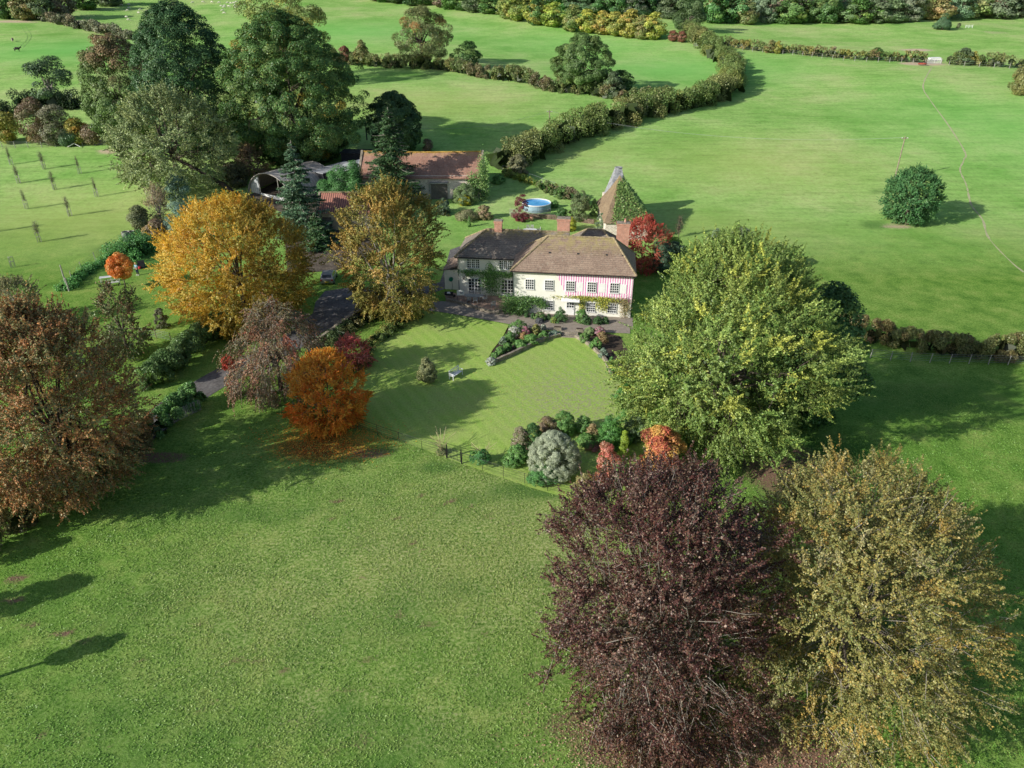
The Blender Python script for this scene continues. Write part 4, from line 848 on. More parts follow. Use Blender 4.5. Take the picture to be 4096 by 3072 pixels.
# small iron gate
a, b = np.array(at(1788, 1832)), np.array(at(1846, 1855)); o = empty('garden_gate', tuple(a), 'narrow black iron gate in the estate railing', 'gate'); d = b - a
for q in (0, 1): MB().box(-.05, .05, -.05, .05, -.2, 1.4).obj('gate_post', M_black, o, tuple(d * q))
gm = MB()
for k in range(6): gm.tube([(d[0] * .04, d[1] * .04, .15 + .2 * k), (d[0] * .96, d[1] * .96, .15 + .2 * k)], .014 if k else .02, 4)
for k in range(5): gm.tube([(d[0] * (.06 + .22 * k), d[1] * (.06 + .22 * k), .15), (d[0] * (.06 + .22 * k), d[1] * (.06 + .22 * k), 1.15)], .014, 4)
gm.obj('gate_leaf', M_black, o)
def pole(p, top, label, r=.13, m=M_wood, xt=True, cat='pole', name='telegraph_pole'):
    b = at(*p); h = zat(b[1], top) - b[2]; o = empty(name, b, label, cat)
    MB().tube([(0, 0, -.4), (0, 0, h)], [r, r * .75], 8).obj('pole_shaft', m, o)
    if xt:
        MB().box(-.6, .6, -.05, .05, h - .45, h - .33).obj('crossarm', m, o)
        for s in (-.5, .5): MB().lathe([(.05, h - .33), (.07, h - .26), (.05, h - .18), (.01, h - .16)], s, 0, 8).obj('insulator', M_white, o)
    return o, Vector((b[0], b[1], b[2] + h - .2))
_, t1 = pole((3577, 722), 545, 'tall leaning wooden power pole behind the lone round tree')
_, t2 = pole((2197, 503), 440, 'pale power pole standing in front of the curving hedge')
_, t3 = pole((1468, 560), 484, 'dark power pole between the great oak and the spruce', m=M_slate)
pole((268, 1150), 1060, 'tall pale post in the orchard fence by the old apple tree', .11, M_greywood, False, 'post', 'fence_post')
pole((277, 1165), 1112, 'short stout post beside the tall pale one', .12, M_greywood, False, 'post', 'fence_post')
_, t4 = pole((1318, 722), 682, 'pale post carrying wires at the corner of the corrugated shed', .09, M_greywood, False, 'pole', 'pole')
for a, b, lb in ((t1, t2, 'thin power lines from the leaning pole to the pole by the hedge'), (t2, t3, 'thin power lines crossing behind the barn')):
    mb = MB()
    for s in (-.4, .4):
        P = [a.lerp(b, k / 14) + Vector((s, 0, -2.4 * (1 - (2 * k / 14 - 1) ** 2))) for k in range(15)]; mb.tube([tuple(p - a) for p in P], .012, 3, False)
    setp(mb.obj('power_line', M_greymetal, None, tuple(a)), lb, 'power line')
# white crossed rails leaning on the orchard fence
p = at(302, 588); o = empty('white_rails', p, 'two white rails propped on the orchard fence', 'rails')
for s in (-1, 1): MB().tube([(0, -.2, .75), (s * 1.3, -.5, .1)], .06, 4).obj('rail', M_white, o)
# field gate, trailer and feeder
p = at(3735, 256); o = empty('field_gate', p, 'white five barred gate in the far right hedge', 'gate')
for x in (-2.1, 2.1): MB().box(x - .09, x + .09, -.09, .09, -.2, 1.5).obj('gate_post', M_greywood, o)
gm = MB()
for k in range(5): gm.box(-2, 2, -.03, .03, .2 + .26 * k, .3 + .26 * k)
for k in range(3): gm.box(-1.98 + 1.94 * k, -1.9 + 1.94 * k, -.055, -.033, .2, 1.34)
gm.obj('gate_leaf', M_white, o)
p = at(3738, 244); o = empty('livestock_trailer', p, 'small white trailer parked behind the far gate', 'trailer'); o.scale = (.9, .9, .55)
MB().box(-1.9, 1.6, -.9, .9, .55, 1.7).obj('trailer_body', M_white, o)
MB().poly([(-1.9, -.95, 1.703), (1.6, -.95, 1.703), (1.4, 0, 2.0), (-1.7, 0, 2.0)]).poly([(-1.7, 0, 2.0), (1.4, 0, 2.0), (1.6, .95, 1.703), (-1.9, .95, 1.703)]).obj('trailer_roof', M_white, o)
for y in (-1, 1): MB().tube([(0, y - .1, .35), (0, y + .1, .35)], .35, 14).obj('wheel', M_black, o)
MB().tube([(-1.9, 0, .6), (-3.0, 0, .5)], .05, 5).obj('drawbar', M_greymetal, o)
p = at(3688, 262); o = empty('cattle_feeder', p, 'round red and dark feed ring on bare ground by the far gate', 'feeder')
gm = MB()
for k in range(16):
    a = 2 * PI * k / 16; gm.tube([(math.cos(a), math.sin(a) * .9, .1), (math.cos(a), math.sin(a) * .9, 1.0)], .03, 4)
gm.obj('feeder_bars', M_black, o); MB().tube([(math.cos(2 * PI * k / 20) * 1.05, math.sin(2 * PI * k / 20) * .95, .5) for k in range(21)], .17, 6).obj('feeder_ring', mat('red_paint', (.4, .08, .05), .2, 3, .6), o)
for i in range(2):
    p = at(3868 + 14 * i, 112); o = empty('hurdle', p, ['white hurdle nearest the far thorn bush', 'white hurdle furthest right of the far thorn bush'][i], 'hurdle'); gm = MB()
    for k in range(3): gm.box(-.6, .6, -.03, .03, .3 + .3 * k, .4 + .3 * k)
    gm.obj('rail', M_white, o)
    for x in (-.65, .65): MB().box(x - .05, x + .05, -.05, .05, -.1, 1.15).obj('leg', M_white, o)

# ================================================================ BUILDINGS
def hip(x0, x1, y0, y1, ze, zr, il, ir, th=.14, py=None):
    ym = (y0 + y1) / 2; mb = MB(); a, b = (x0 + il, ym, zr), (x1 - ir, ym, zr)
    A, B, Cc, D = (x0, y0, ze), (x1, y0, ze), (x1, y1, ze), (x0, y1, ze)
    mb.poly([A, B, b, a]).poly([Cc, D, a, b]).poly([D, A, a]).poly([B, Cc, b])
    lo = lambda p: (p[0], p[1], p[2] - th)
    mb.poly([lo(A), lo(D), lo(Cc), lo(B)])
    for p, q in ((A, B), (B, Cc), (Cc, D), (D, A)): mb.poly([lo(p), lo(q), q, p])
    return mb, [A, B, Cc, D, a, b]
def ridge(mb, p, q, r=.13, n=None):
    p, q = Vector(p), Vector(q); L = (q - p).length; n = n or max(2, int(L / .33)); rng = np.random.default_rng(int(L * 9))
    for i in range(n):
        a, b = p.lerp(q, i / n), p.lerp(q, (i + .93) / n); dz = rng.normal() * .012
        mb.tube([(a.x, a.y, a.z + dz - .02), (b.x, b.y, b.z + dz - .02)], r, 6)
def window(par, x, zc, w, h, nc, nr, name='window', split=0, door=False):
    W = MB(); W.box(x - w / 2 - .05, x + w / 2 + .05, -.10, -.003, zc + h / 2, zc + h / 2 + .06)      # frame head
    W.box(x - w / 2 - .1, x + w / 2 + .1, -.15, -.003, zc - h / 2 - .07, zc - h / 2)
    for s in (-1, 1): W.box(x + s * w / 2 - (.05 if s < 0 else 0), x + s * w / 2 + (0 if s < 0 else .05), -.10, -.003, zc - h / 2, zc + h / 2)
    z0 = zc - h / 2; z1 = zc + h / 2
    if door: W.box(x - w / 2, x + w / 2, -.085, -.02, z0, z0 + .22)
    for k in range(1, nc):
        t = .055 if split and k % split == 0 else .02
        xx = x - w / 2 + w * k / nc; W.box(xx - t * 1.3, xx + t * 1.3, -.088 if t > .03 else -.075, -.02, z0, z1)
    for k in range(1, nr): W.box(x - w / 2, x + w / 2, -.071, -.02, z0 + h * k / nr - .026, z0 + h * k / nr + .026)
    f = W.obj(name, M_white, par)
    MB().box(x - w / 2, x + w / 2, -.018, -.004, z0, z1).obj('pane', M_glass, f)
    return f
def chimney(par, x, y, w, d, z0, z1, pots=0, cap=True):
    mb = MB(); mb.box(x - w / 2, x + w / 2, y - d / 2, y + d / 2, z0, z1 - .45)
    mb.box(x - w / 2 - .05, x + w / 2 + .05, y - d / 2 - .05, y + d / 2 + .05, z1 - .447, z1 - .25)
    mb.box(x - w / 2 - .1, x + w / 2 + .1, y - d / 2 - .1, y + d / 2 + .1, z1 - .247, z1 - .08)
    c = mb.obj('chimney', M_brick, par)
    MB().box(x - w / 2 - .06, x + w / 2 + .06, y - d / 2 - .06, y + d / 2 + .06, z1 - .077, z1).obj('chimney_cap', M_stone, c)
    for k in range(pots): MB().lathe([(.13, z1), (.15, z1 + .1), (.11, z1 + .35), (.13, z1 + .45)], x + (k - (pots - 1) / 2) * .5 + .2, y, 10).obj('chimney_pot', M_brick, c)
    return c
house = empty('farmhouse', (HX, HY, 0), 'long cream rendered farmhouse with hipped brown tile roofs and pink overexposure stripes', 'house', rz=HR)
def walls(x0, x1, y0, y1, z1, m=M_render, name='wall', par=house, z0=-.3): return MB().box(x0, x1, y0, y1, z0, z1).obj(name, m, par)
walls(0, 14.3, 0, 7.4, 5.38); walls(-7.8, -.003, 5.0, 12.2, 5.05); walls(5.0, 13.0, 7.403, 15.5, 4.2)
walls(-9.9, -7.803, 6.4, 10.5, 2.7, name='lean_to_wall')
MB().poly([(-10.1, 6.2, 2.72), (-7.81, 6.2, 3.5), (-7.81, 10.7, 3.5), (-10.1, 10.7, 2.72)]).poly([(-10.1, 6.2, 2.6), (-10.1, 10.7, 2.6), (-7.81, 10.7, 3.4), (-7.81, 6.2, 3.4)]).poly([(-10.1, 6.2, 2.6), (-7.81, 6.2, 3.4), (-7.81, 6.2, 3.5), (-10.1, 6.2, 2.72)]).obj('lean_to_roof', M_tileB, house)
mb, c6 = hip(-.32, 14.62, -.35, 7.75, 5.5, 8.7, 4.2, 2.9); rr = mb.obj('roof', M_tileB, house); rm = MB()
for p, q in ((c6[4], c6[5]), (c6[0], c6[4]), (c6[3], c6[4]), (c6[1], c6[5]), (c6[2], c6[5])): ridge(rm, p, q)
M_ridge = mat('mossy_ridge_tiles', (.40, .32, .19), .45, 3, .95); rm.obj('ridge_tiles', M_ridge, rr)
for x in (1.9, 4.2, 7.6, 11.0, 12.9):
    z = 5.5 + 3.2 * (2.25 / 4.05); MB().box(x - .13, x + .13, 1.72, 2.0, z - .22, z - .02).obj('roof_vent', M_slate, rr)
mb, c6 = hip(-8.1, 6.2, 4.7, 12.5, 5.17, 7.7, 3.6, .01); lr = mb.obj('roof', M_tileD, house); rm = MB()
for p, q in ((c6[4], c6[5]), (c6[0], c6[4]), (c6[3], c6[4])): ridge(rm, p, q, .14)
rm.obj('ridge_tiles', M_ridge, lr)
mb, c6 = hip(5.4, 13.3, 9.0, 16.2, 4.5, 7.0, 3.0, 3.0); br = mb.obj('roof', M_tileD, house); rm = MB()
for p, q in ((c6[4], c6[5]), (c6[0], c6[4]), (c6[3], c6[4]), (c6[1], c6[5]), (c6[2], c6[5])): ridge(rm, p, q, .14)
rm.obj('ridge_tiles', M_ridge, br)
chimney(house, -3.0, 8.6, .95, .75, 6.7, 8.95)
chimney(house, 5.35, 9.3, 1.6, .95, 6.3, 9.35)
chimney(house, 12.9, 8.2, 1.55, 1.0, 3.8, 9.35, 1)
for x in (2.0, 4.35, 6.9, 9.45, 12.15): window(house, x, 3.75, .95, 1.2, 4, 4)
for x in (2.0, 4.4, 9.5, 12.05): window(house, x, 1.15, .95, 1.15, 4, 4)
d = window(house, 7.0, 1.45, .85, .95, 3, 3, 'door'); MB().box(6.5, 7.5, -.09, -.003, -.1, .895).obj('door_panel', M_white, d)
MB().lathe([(.03, .8), (.045, .83), (.03, .86)], 7.35, -.12, 8).obj('door_handle', M_black, d)
cp = MB().poly([(5.9, -.003, 2.42), (5.9, -.95, 2.12), (8.1, -.95, 2.12), (8.1, -.003, 2.42)][::-1]).poly([(5.9, -.003, 2.36), (5.9, -.95, 2.06), (8.1, -.95, 2.06), (8.1, -.003, 2.36)]).poly([(5.9, -.95, 2.06), (8.1, -.95, 2.06), (8.1, -.95, 2.12), (5.9, -.95, 2.12)])
for x in (5.9, 6.6, 7.35, 8.06): cp.box(x, x + .05, -.95, -.9, 2.12, 2.16)
cp.obj('porch_canopy', M_white, house)
MB().poly([(5.1, -.006, 5.32), (6.6, -.006, 2.2), (14.25, -.006, 1.9), (14.25, -.006, 5.32)]).obj('overexposure_panel', M_pink, house)  # thin panel drawing the pink stripes of the overexposed wall, no cladding there
for x in (8.0, 10.65, 13.15): MB().box(x - .42, x + .42, -.03, -.009, 3.1, 4.25).obj('overexposed_patch', M_white, house)  # blown-out sunlit wall drawn as thin white squares beside the windows
window(house, -5.75, 4.25, 1.55, 1.1, 6, 4, split=2).location = (0, 5.0, 0); window(house, -1.6, 4.25, 1.55, 1.1, 6, 4, split=2).location = (0, 5.0, 0)
for x in (-5.65, -1.35):
    f = window(house, x, 1.15, 1.55, 2.1, 4, 5, 'french_door', split=2, door=True); f.location = (0, 5.0, 0)
    MB().box(x - .1, x - .07, -.14, -.1, 1.0, 1.15).obj('door_handle', M_black, f)
gm = MB().tube([(-.3, -.42, 5.38), (14.6, -.42, 5.38)], .06, 6); gm.obj('gutter', M_black, house)
MB().tube([(-8.1, 4.6, 5.05), (-.35, 4.6, 5.05)], .06, 6).obj('gutter', M_black, house)
for x, y, z in ((-.04, -.08, 5.33), (14.36, -.08, 5.33), (-7.7, 4.9, 5.0)):
    MB().tube([(x, y - .3, z), (x, y, z - .25), (x, y, -.1)], .045, 6).obj('downpipe', M_black, house)
l = empty('wall_lantern', (0, 0, 0)); l.parent = house
MB().box(-7.02, -6.98, 4.8, 4.995, 2.35, 2.39).obj('bracket', M_black, l); MB().lathe([(.02, 2.05), (.09, 2.12), (.12, 2.35), (.02, 2.5)], -7.0, 4.8, 6).obj('lamp', M_black, l)
hr = empty('hose_reel', hw(-9.0, 6.2, 0), 'green hose reel hung on the cream lean-to wall', 'hose reel', rz=HR)
MB().tube([(0, -.14, 1.5), (0, .16, 1.5)], [.27, .27], 16).obj('drum', mat('green_plastic', (.02, .22, .13), .1, 3, .4), hr); MB().tube([(.1, -.05, 1.3), (.18, -.05, .6), (.1, -.05, .1)], .02, 5).obj('hose', M_slate, hr)

# brick and board barns
def gable(par, x0, x1, y0, y1, ze, zr, m, over=.35, sag=.0, name='roof', th=.12, parapet=True):
    ym = (y0 + y1) / 2; mb = MB(); n = 14; rng = np.random.default_rng(4)
    f = (zr - ze) / (ym - y0)
    for i in range(n):
        xs = [x0 + (x1 - x0) * (i + k) / n for k in (0, 1)]
        zz = [zr - sag * math.sin(PI * (i + k) / n) + .06 * math.sin(2.1 * (i + k)) * (sag > 0) for k in (0, 1)]
        yo, ze2 = y0 - over, ze - f * over
        mb.poly([(xs[0], yo, ze2), (xs[1], yo, ze2), (xs[1], ym, zz[1]), (xs[0], ym, zz[0])])
        mb.poly([(xs[1], 2 * ym - yo, ze2), (xs[0], 2 * ym - yo, ze2), (xs[0], ym, zz[0]), (xs[1], ym, zz[1])])
        mb.poly([(xs[0], yo, ze2 - th), (xs[1], yo, ze2 - th), (xs[1], yo, ze2), (xs[0], yo, ze2)])
    mb.poly([(x0, y0 - over, ze2 - .01), (x0, ym, zr - .01), (x0, 2 * ym - yo, ze2 - .01)][::-1]).poly([(x1, y0 - over, ze2 - .01), (x1, ym, zr - .01), (x1, 2 * ym - yo, ze2 - .01)])
    return mb.obj(name, m, par)
bl = at(1456, 800); gz = bl[2] - .2; bx0, bx1 = -26.6, -5.0
barn = empty('stone_barn', (bx0, 127.6, gz), 'long rubble stone barn with a sagging red tile roof and yellow lichened ridge', 'barn'); W_ = bx1 - bx0
MB().box(0, W_, 0, 10, -.6, 4.25).obj('wall', M_rubble, barn)
for x in (0, W_ - .35):
    g_ = MB(); g_.poly([(x, -.5, 3.9), (x + .35, -.5, 3.9), (x + .35, 5, 7.55), (x, 5, 7.55)]).poly([(x, 10.5, 3.9), (x, 5, 7.55), (x + .35, 5, 7.55), (x + .35, 10.5, 3.9)])
    g_.poly([(x, -.5, 3.6), (x, 10.5, 3.6), (x, 10.5, 3.9), (x, 5, 7.55), (x, -.5, 3.9)][::-1]).poly([(x + .35, -.5, 3.6), (x + .35, 10.5, 3.6), (x + .35, 10.5, 3.9), (x + .35, 5, 7.55), (x + .35, -.5, 3.9)]).poly([(x, -.5, 3.6), (x + .35, -.5, 3.6), (x + .35, -.5, 3.9), (x, -.5, 3.9)])
    g_.obj('gable_coping', M_stone, barn)
rf = gable(barn, .36, W_ - .36, 0, 10, 4.2, 7.3, M_tileR, .5, .18); rm = MB()
ridge(rm, (.4, 5, 7.32), (W_ / 2, 5, 7.16), .15); ridge(rm, (W_ / 2, 5, 7.16), (W_ - .4, 5, 7.32), .15); rm.obj('ridge_tiles', mat('yellow_lichened_ridge', (.60, .38, .09), .5, 1.2, .95), rf)
x = xat(127.4, gz + 2, 1768) - bx0
dm = empty('barn_door', (0, 0, 0)); dm.parent = barn
MB().box(x - 1.9, x + .9, -.25, -.003, -.4, 3.0).obj('door_leaf', M_plank, dm); MB().box(x - 2.1, x + 1.1, -.7, -.003, 3.0, 3.18).obj('door_hood', M_greywood, dm)
MB().box(x - 2.3, x - 1.95, -.2, -.003, -.4, 2.95).obj('door_post', M_greywood, dm)

oz = H(17, 115); oast = empty('dovecote', (17.2, 115, oz), 'old tiled pyramid roofed dovecote with a weathered board cupola and ivy', 'farm building')
A = [Vector(p) for p in ((-3.2, -5.8, 3.4 - oz), (4.0, -5.8, 3.4 - oz), (4.0, 5.6, 3.7 - oz), (-3.2, 5.6, 3.7 - oz))]; ap = Vector((-.3, 1.0, 9.1 - oz))
MB().box(-2.9, 3.7, -5.5, 5.3, -.6, 3.5 - oz).obj('wall', M_rubble, oast)
mb = MB()
def curved(mb, a, b, ap, n=6, sw=.10):
    P = []
    for k in range(n + 1):
        t = k / n; dz = -sw * 4 * t * (1 - t) * (ap.z - a.z) * .5
        P.append((a.lerp(ap, t) + Vector((0, 0, dz)), b.lerp(ap, t) + Vector((0, 0, dz))))
    for k in range(n): mb.poly([P[k][0], P[k][1], P[k + 1][1], P[k + 1][0]] if k < n - 1 else [P[k][0], P[k][1], ap])
for i in range(4): curved(mb, A[i], A[(i + 1) % 4], ap)
mb.obj('roof', M_tileO, oast)
mb = MB(); tp = Vector((-.1, 4.4, 9.45 - oz)); bs = [(-2.0, 1.9), (1.3, 1.9), (2.2, 7.0), (-1.8, 7.0)]; tr = [(-.5, -.45), (.5, -.45), (.5, .45), (-.5, .45)]
for i in range(4):
    a, b = bs[i], bs[(i + 1) % 4]; c, d_ = tr[i], tr[(i + 1) % 4]
    mb.poly([(a[0], a[1], 5.0 - oz), (b[0], b[1], 5.0 - oz), (tp.x + d_[0], tp.y + d_[1], tp.z), (tp.x + c[0], tp.y + c[1], tp.z)])
M_boards = mat('silver_weathered_boards', (.40, .41, .43), .5, 1.6, .8, fine=.5)
mb.obj('cupola', M_boards, oast); mb = MB()
mb.tube([(tp.x + .58 * math.cos(k * PI / 8), tp.y + .52 * math.sin(k * PI / 8), tp.z + .05) for k in range(17)], .09, 5); mb.obj('cupola_rim', M_boards, oast)
MB().box(-2.1, 2.4, 5.6, 7.2, -.5, 4.9 - oz).obj('wall', M_rubble, oast)

cx0 = xat(113, 3, 1262); cart = empty('cart_shed', (cx0, 113.5, H(cx0, 113)), 'low cream stone cart shed with ribbed red pantile roof', 'shed')
MB().box(0, 9.5, 0, 6.5, -.4, 2.9).obj('wall', mat('cream_stone_wall', (.62, .52, .36), .3, 1.5, .95), cart)
MB().poly([(.3, -.35, 2.75), (9.8, -.35, 2.75), (9.8, 3.4, 5.1), (.3, 3.4, 5.1)]).poly([(9.8, 7.0, 2.75), (.3, 7.0, 2.75), (.3, 3.4, 5.1), (9.8, 3.4, 5.1)]).poly([(9.8, -.35, 2.74), (9.8, 7.0, 2.74), (9.8, 3.4, 5.09)]).obj('roof', M_pantile, cart)
MB().poly([(0, -.4, 2.7), (.3, -.4, 2.7), (.3, 3.4, 5.25), (0, 3.4, 5.25)]).poly([(0, -.4, 2.4), (0, -.4, 2.7), (0, 3.4, 5.25), (0, 7.1, 2.7), (0, 7.1, 2.4)]).poly([(0, 7.1, 2.7), (0, 3.4, 5.25), (.3, 3.4, 5.25), (.3, 7.1, 2.7)]).poly([(0, -.4, 2.4), (.3, -.4, 2.4), (.3, -.4, 2.7), (0, -.4, 2.7)]).obj('gable_coping', M_stone, cart)
rm = MB(); ridge(rm, (.3, 3.4, 5.15), (9.8, 3.4, 5.15), .15); rm.obj('ridge_tiles', M_ridge, cart)
MB().box(1.0, 2.4, -.06, -.003, 0, 2.1).obj('door', M_plank, cart)

# arched hut: half barrel of curved sheets running away from the viewer
b = at(1082, 794); hut = empty('nissen_hut', b, 'arched corrugated hut with white boards in its open end', 'hut', rz=R(-32)); rad = 5.5; Ln = 11
mb = MB(); n = 22
for i in range(n):
    a0, a1 = PI * i / n, PI * (i + 1) / n
    for r_, fl in ((rad, 1), (rad - .12, -1)):
        q = [(-r_ * math.cos(a0), 0, r_ * .78 * math.sin(a0)), (-r_ * math.cos(a1), 0, r_ * .78 * math.sin(a1)), (-r_ * math.cos(a1), Ln, r_ * .78 * math.sin(a1)), (-r_ * math.cos(a0), Ln, r_ * .78 * math.sin(a0))]
        mb.poly(q if fl < 0 else q[::-1])
for y in (-.02, Ln): mb.tube([(-rad * math.cos(PI * k / n), y, rad * .78 * math.sin(PI * k / n)) for k in range(n + 1)], .09, 5)
mb.obj('roof', stripe_mat('arched_sheet', 1, .7, .12, (.42, .38, .35), (.66, .60, .54), grime=.5), hut)
mb = MB()
def archz(x): return rad * .78 * math.sqrt(max(0, 1 - (x / rad) ** 2)) - .12
for x0, x1 in ((-5.1, -2.9),): mb.poly([(x0, .3, -.2), (x1, .3, -.2), (x1, .3, archz(x1)), ((x0 + x1) / 2, .3, archz((x0 + x1) / 2)), (x0, .3, archz(x0))])
mb.obj('end_boards', M_corrg, hut)
MB().box(-2.6, 4.4, .2, .3, -.2, .55).obj('low_board', M_white, hut)
mb = MB().poly([(rad * .97 * math.cos(PI * k / 12), Ln - .3, rad * .76 * math.sin(PI * k / 12)) for k in range(13)]); mb.obj('back_wall', M_slate, hut)
for x in (-2.6, 2.2): MB().tube([(x, .25, -.2), (x, .25, archz(x))], .08, 5).obj('post', M_greywood, hut)
def shed(px, py, w, d, h0, h1, rz, wm, rm_, name, label, cat='shed', win=False):
    b = at(px, py); o = empty(name, b, label, cat, rz=rz)
    MB().box(0, w, 0, d, -.5, h0 - .15).obj('wall', wm, o)
    MB().poly([(-.2, -.2, h0), (w + .2, -.2, h0), (w + .2, d + .2, h1), (-.2, d + .2, h1)]).poly([(-.2, -.2, h0 - .14), (-.2, d + .2, h1 - .14), (w + .2, d + .2, h1 - .14), (w + .2, -.2, h0 - .14)]).poly([(-.2, -.2, h0 - .14), (w + .2, -.2, h0 - .14), (w + .2, -.2, h0), (-.2, -.2, h0)]).poly([(-.2, d + .2, h1 - .14), (-.2, -.2, h0 - .14), (-.2, -.2, h0), (-.2, d + .2, h1)]).poly([(w + .2, -.2, h0 - .14), (w + .2, d + .2, h1 - .14), (w + .2, d + .2, h1), (w + .2, -.2, h0)]).obj('roof', rm_, o)
    if win: f = MB().box(w * .45, w * .45 + 1.1, -.06, -.003, .9, 1.9).obj('window', M_white, o); MB().box(w * .45 + .08, w * .45 + 1.02, -.075, -.063, .98, 1.82).obj('pane', M_glass, f)
    return o
shed(1258, 748, 2.9, 7.5, 2.9, 3.3, R(-38), M_slate, mat('grey_felt_roof', (.38, .39, .41), .35, 1, .9), 'workshop', 'dark workshop with a flat grey felt roof beside the arched hut')
shed(1322, 742, 3.3, 7.5, 2.9, 3.4, R(-38), M_slate, M_corrg, 'tin_roofed_shed', 'dark shed with a pale corrugated roof and a small window', win=True)
shed(1368, 662, 5.2, 3.0, 2.4, 2.5, R(-5), M_slate, M_slate, 'storage_container', 'black flat storage container in the shade behind the sheds', 'container')
b = at(1268, 752); o = empty('garden_toy_slide', b, 'small yellow topped plastic playhouse between the sheds', 'playhouse')
MB().box(-.6, .6, -.5, .5, 0, 1.1).obj('body', mat('teal_plastic', (.03, .25, .3), .1, 3, .4), o); MB().poly([(-.75, -.65, 1.1), (.75, -.65, 1.1), (.75, 0, 1.5), (-.75, 0, 1.5)]).poly([(.75, .65, 1.1), (-.75, .65, 1.1), (-.75, 0, 1.5), (.75, 0, 1.5)]).obj('roof', mat('yellow_plastic', (.65, .5, .03), .1, 3, .4), o); o.name = 'playhouse'

# ================================================================ CLIMBERS
def vine(name, label, boxes, pal, leaf, loc, rz=0, cat='climber', stems=None, seed_=1):
    rng = np.random.default_rng(seed_); o = empty(name, loc, label, cat, rz=rz); Ps, Nn = [], []
    for x0, x1, y0, y1, z0, z1, n in boxes:
        q = 9; cc = np.stack([rng.uniform(x0, x1, q * 4), rng.uniform(y0, y1, q * 4), rng.uniform(z0, z1, q * 4)], 1)
        ci = rng.integers(0, len(cc), n); sx = np.array([(x1 - x0) * .16 + .08, (y1 - y0) * .3 + .05, (z1 - z0) * .16 + .08])
        Ps.append(cc[ci] + rng.normal(size=(n, 3)) * sx); Nn.append(unit(rng.normal(size=(n, 3)) * .7 + np.array([0, -1.0, .5])))
    P = np.concatenate(Ps); P[:, 1] = np.minimum(P[:, 1], max(b_[3] for b_ in boxes) + .12)
    V, Fq, cc = leaves(P, np.concatenate(Nn), leaf, pick(pal, len(P), rng) * rng.uniform(.65, 1.3, (len(P), 1)), rng)
    quads_mesh('foliage', V, Fq, cc, [LEAF], o)
    if stems:
        mb = MB()
        for s in stems: mb.tube(s, .035, 4)
        mb.obj('stem', M_bark, o)
    return o
vine('wisteria', 'green wisteria spreading over the wall between the french windows', [(-6.9, -.9, -.35, -.05, 3.0, 3.35, 1500), (-6.6, -5.4, -.3, -.05, 2.6, 3.3, 300), (-4.4, -2.1, -.45, -.05, .3, 3.3, 2600), (-3.8, -3.2, -.3, -.05, 3.2, 4.3, 200), (-1.8, -.6, -.3, -.05, 2.6, 3.1, 250)], SHRB, .15, hw(0, 4.98), HR, stems=[[(-3.4, -.1, 0), (-3.3, -.1, 1.5), (-3.5, -.1, 3.1), (-6.2, -.1, 3.2)], [(-3.4, -.1, 1.5), (-2.9, -.1, 3.0), (-1.0, -.1, 3.1)]], seed_=2)
vine('climbing_rose', 'bushy dark green climber wrapped round the left corner of the tall wing', [(-.9, 1.6, -1.1, -.05, .1, 2.2, 4200), (1.2, 3.3, -.5, -.05, 1.5, 2.1, 1100), (2.9, 3.9, -.4, -.05, .9, 1.5, 450)], [(.05, .12, .03, 2), (.09, .18, .045, 2), (.14, .24, .06, 1)], .16, hw(0, -.02), HR, stems=[[(.4, -.3, 0), (.8, -.2, 2), (3.2, -.1, 1.9)]], seed_=3)
vine('grape_vine', 'yellow green vine trained above the lower windows', [(5.9, 11.6, -.35, -.05, 2.15, 2.5, 2300), (8.1, 8.7, -.35, -.05, .9, 2.2, 350), (10.4, 11.4, -.4, -.05, 1.2, 2.2, 700)], [(.28, .30, .05, 3), (.38, .36, .06, 2), (.16, .22, .05, 1.5)], .15, hw(0, -.02), HR, stems=[[(8.4, -.1, 0), (8.4, -.1, 2.2), (6.2, -.1, 2.3)], [(8.4, -.1, 2.2), (11.6, -.1, 2.3)]], seed_=4)
vine('clematis', 'dry brown climber arching over the right lower window', [(11.6, 13.7, -.4, -.05, 2.0, 2.4, 500), (13.1, 13.9, -.5, -.05, .5, 2.3, 1100)], [(.22, .17, .08, 2), (.30, .24, .10, 1), (.14, .15, .06, 1)], .12, hw(0, -.02), HR, stems=[[(13.6, -.1, 0), (13.5, -.1, 2.1), (12, -.1, 2.2)]], seed_=5)
vine('ivy', 'bright ivy climbing the right end of the barn', [(W_ - 2.4, W_ - .9, -.5, -.05, 1.0, 4.0, 1300), (W_ - .7, W_ + .6, -.8, .2, .0, 6.4, 3600)], [(.08, .17, .045, 2), (.14, .23, .07, 2), (.2, .28, .09, 1)], .24, (bx0, 127.5, gz), 0, seed_=6)
rngv = np.random.default_rng(8); Pv = []                                   # ivy over two faces of the dovecote roof
for a_, b_, n_ in ((A[0], A[1], 3600), (A[1], A[2], 3600)):
    t = rngv.uniform(0, .86, n_) ** 1.1; s_ = rngv.uniform(0, 1, n_); s_ = .16 + .84 * s_ if a_ is A[0] else s_
    base = np.array(a_)[None] * (1 - s_[:, None]) + np.array(b_)[None] * s_[:, None]; P = base * (1 - t[:, None]) + np.array(ap)[None] * t[:, None]
    P[:, 2] -= .1 * 2 * t * (1 - t) * (ap.z - a_.z) - .12; Pv.append(P + rngv.normal(size=(n_, 3)) * np.array([.16, .16, .22]))
Pv = np.concatenate(Pv); io = empty('ivy', (17.2, 115, oz), 'thick ivy blanketing the near side of the dovecote roof', 'climber')
V, Fq, cc = leaves(Pv, unit(rngv.normal(size=Pv.shape) * .5 + np.array([.3, -.7, .9])), .30, pick([(.10, .18, .05, 2), (.16, .25, .07, 2), (.21, .29, .09, 1)], len(Pv), rngv) * rngv.uniform(.7, 1.3, (len(Pv), 1)), rngv); quads_mesh('foliage', V, Fq, cc, [LEAF], io)

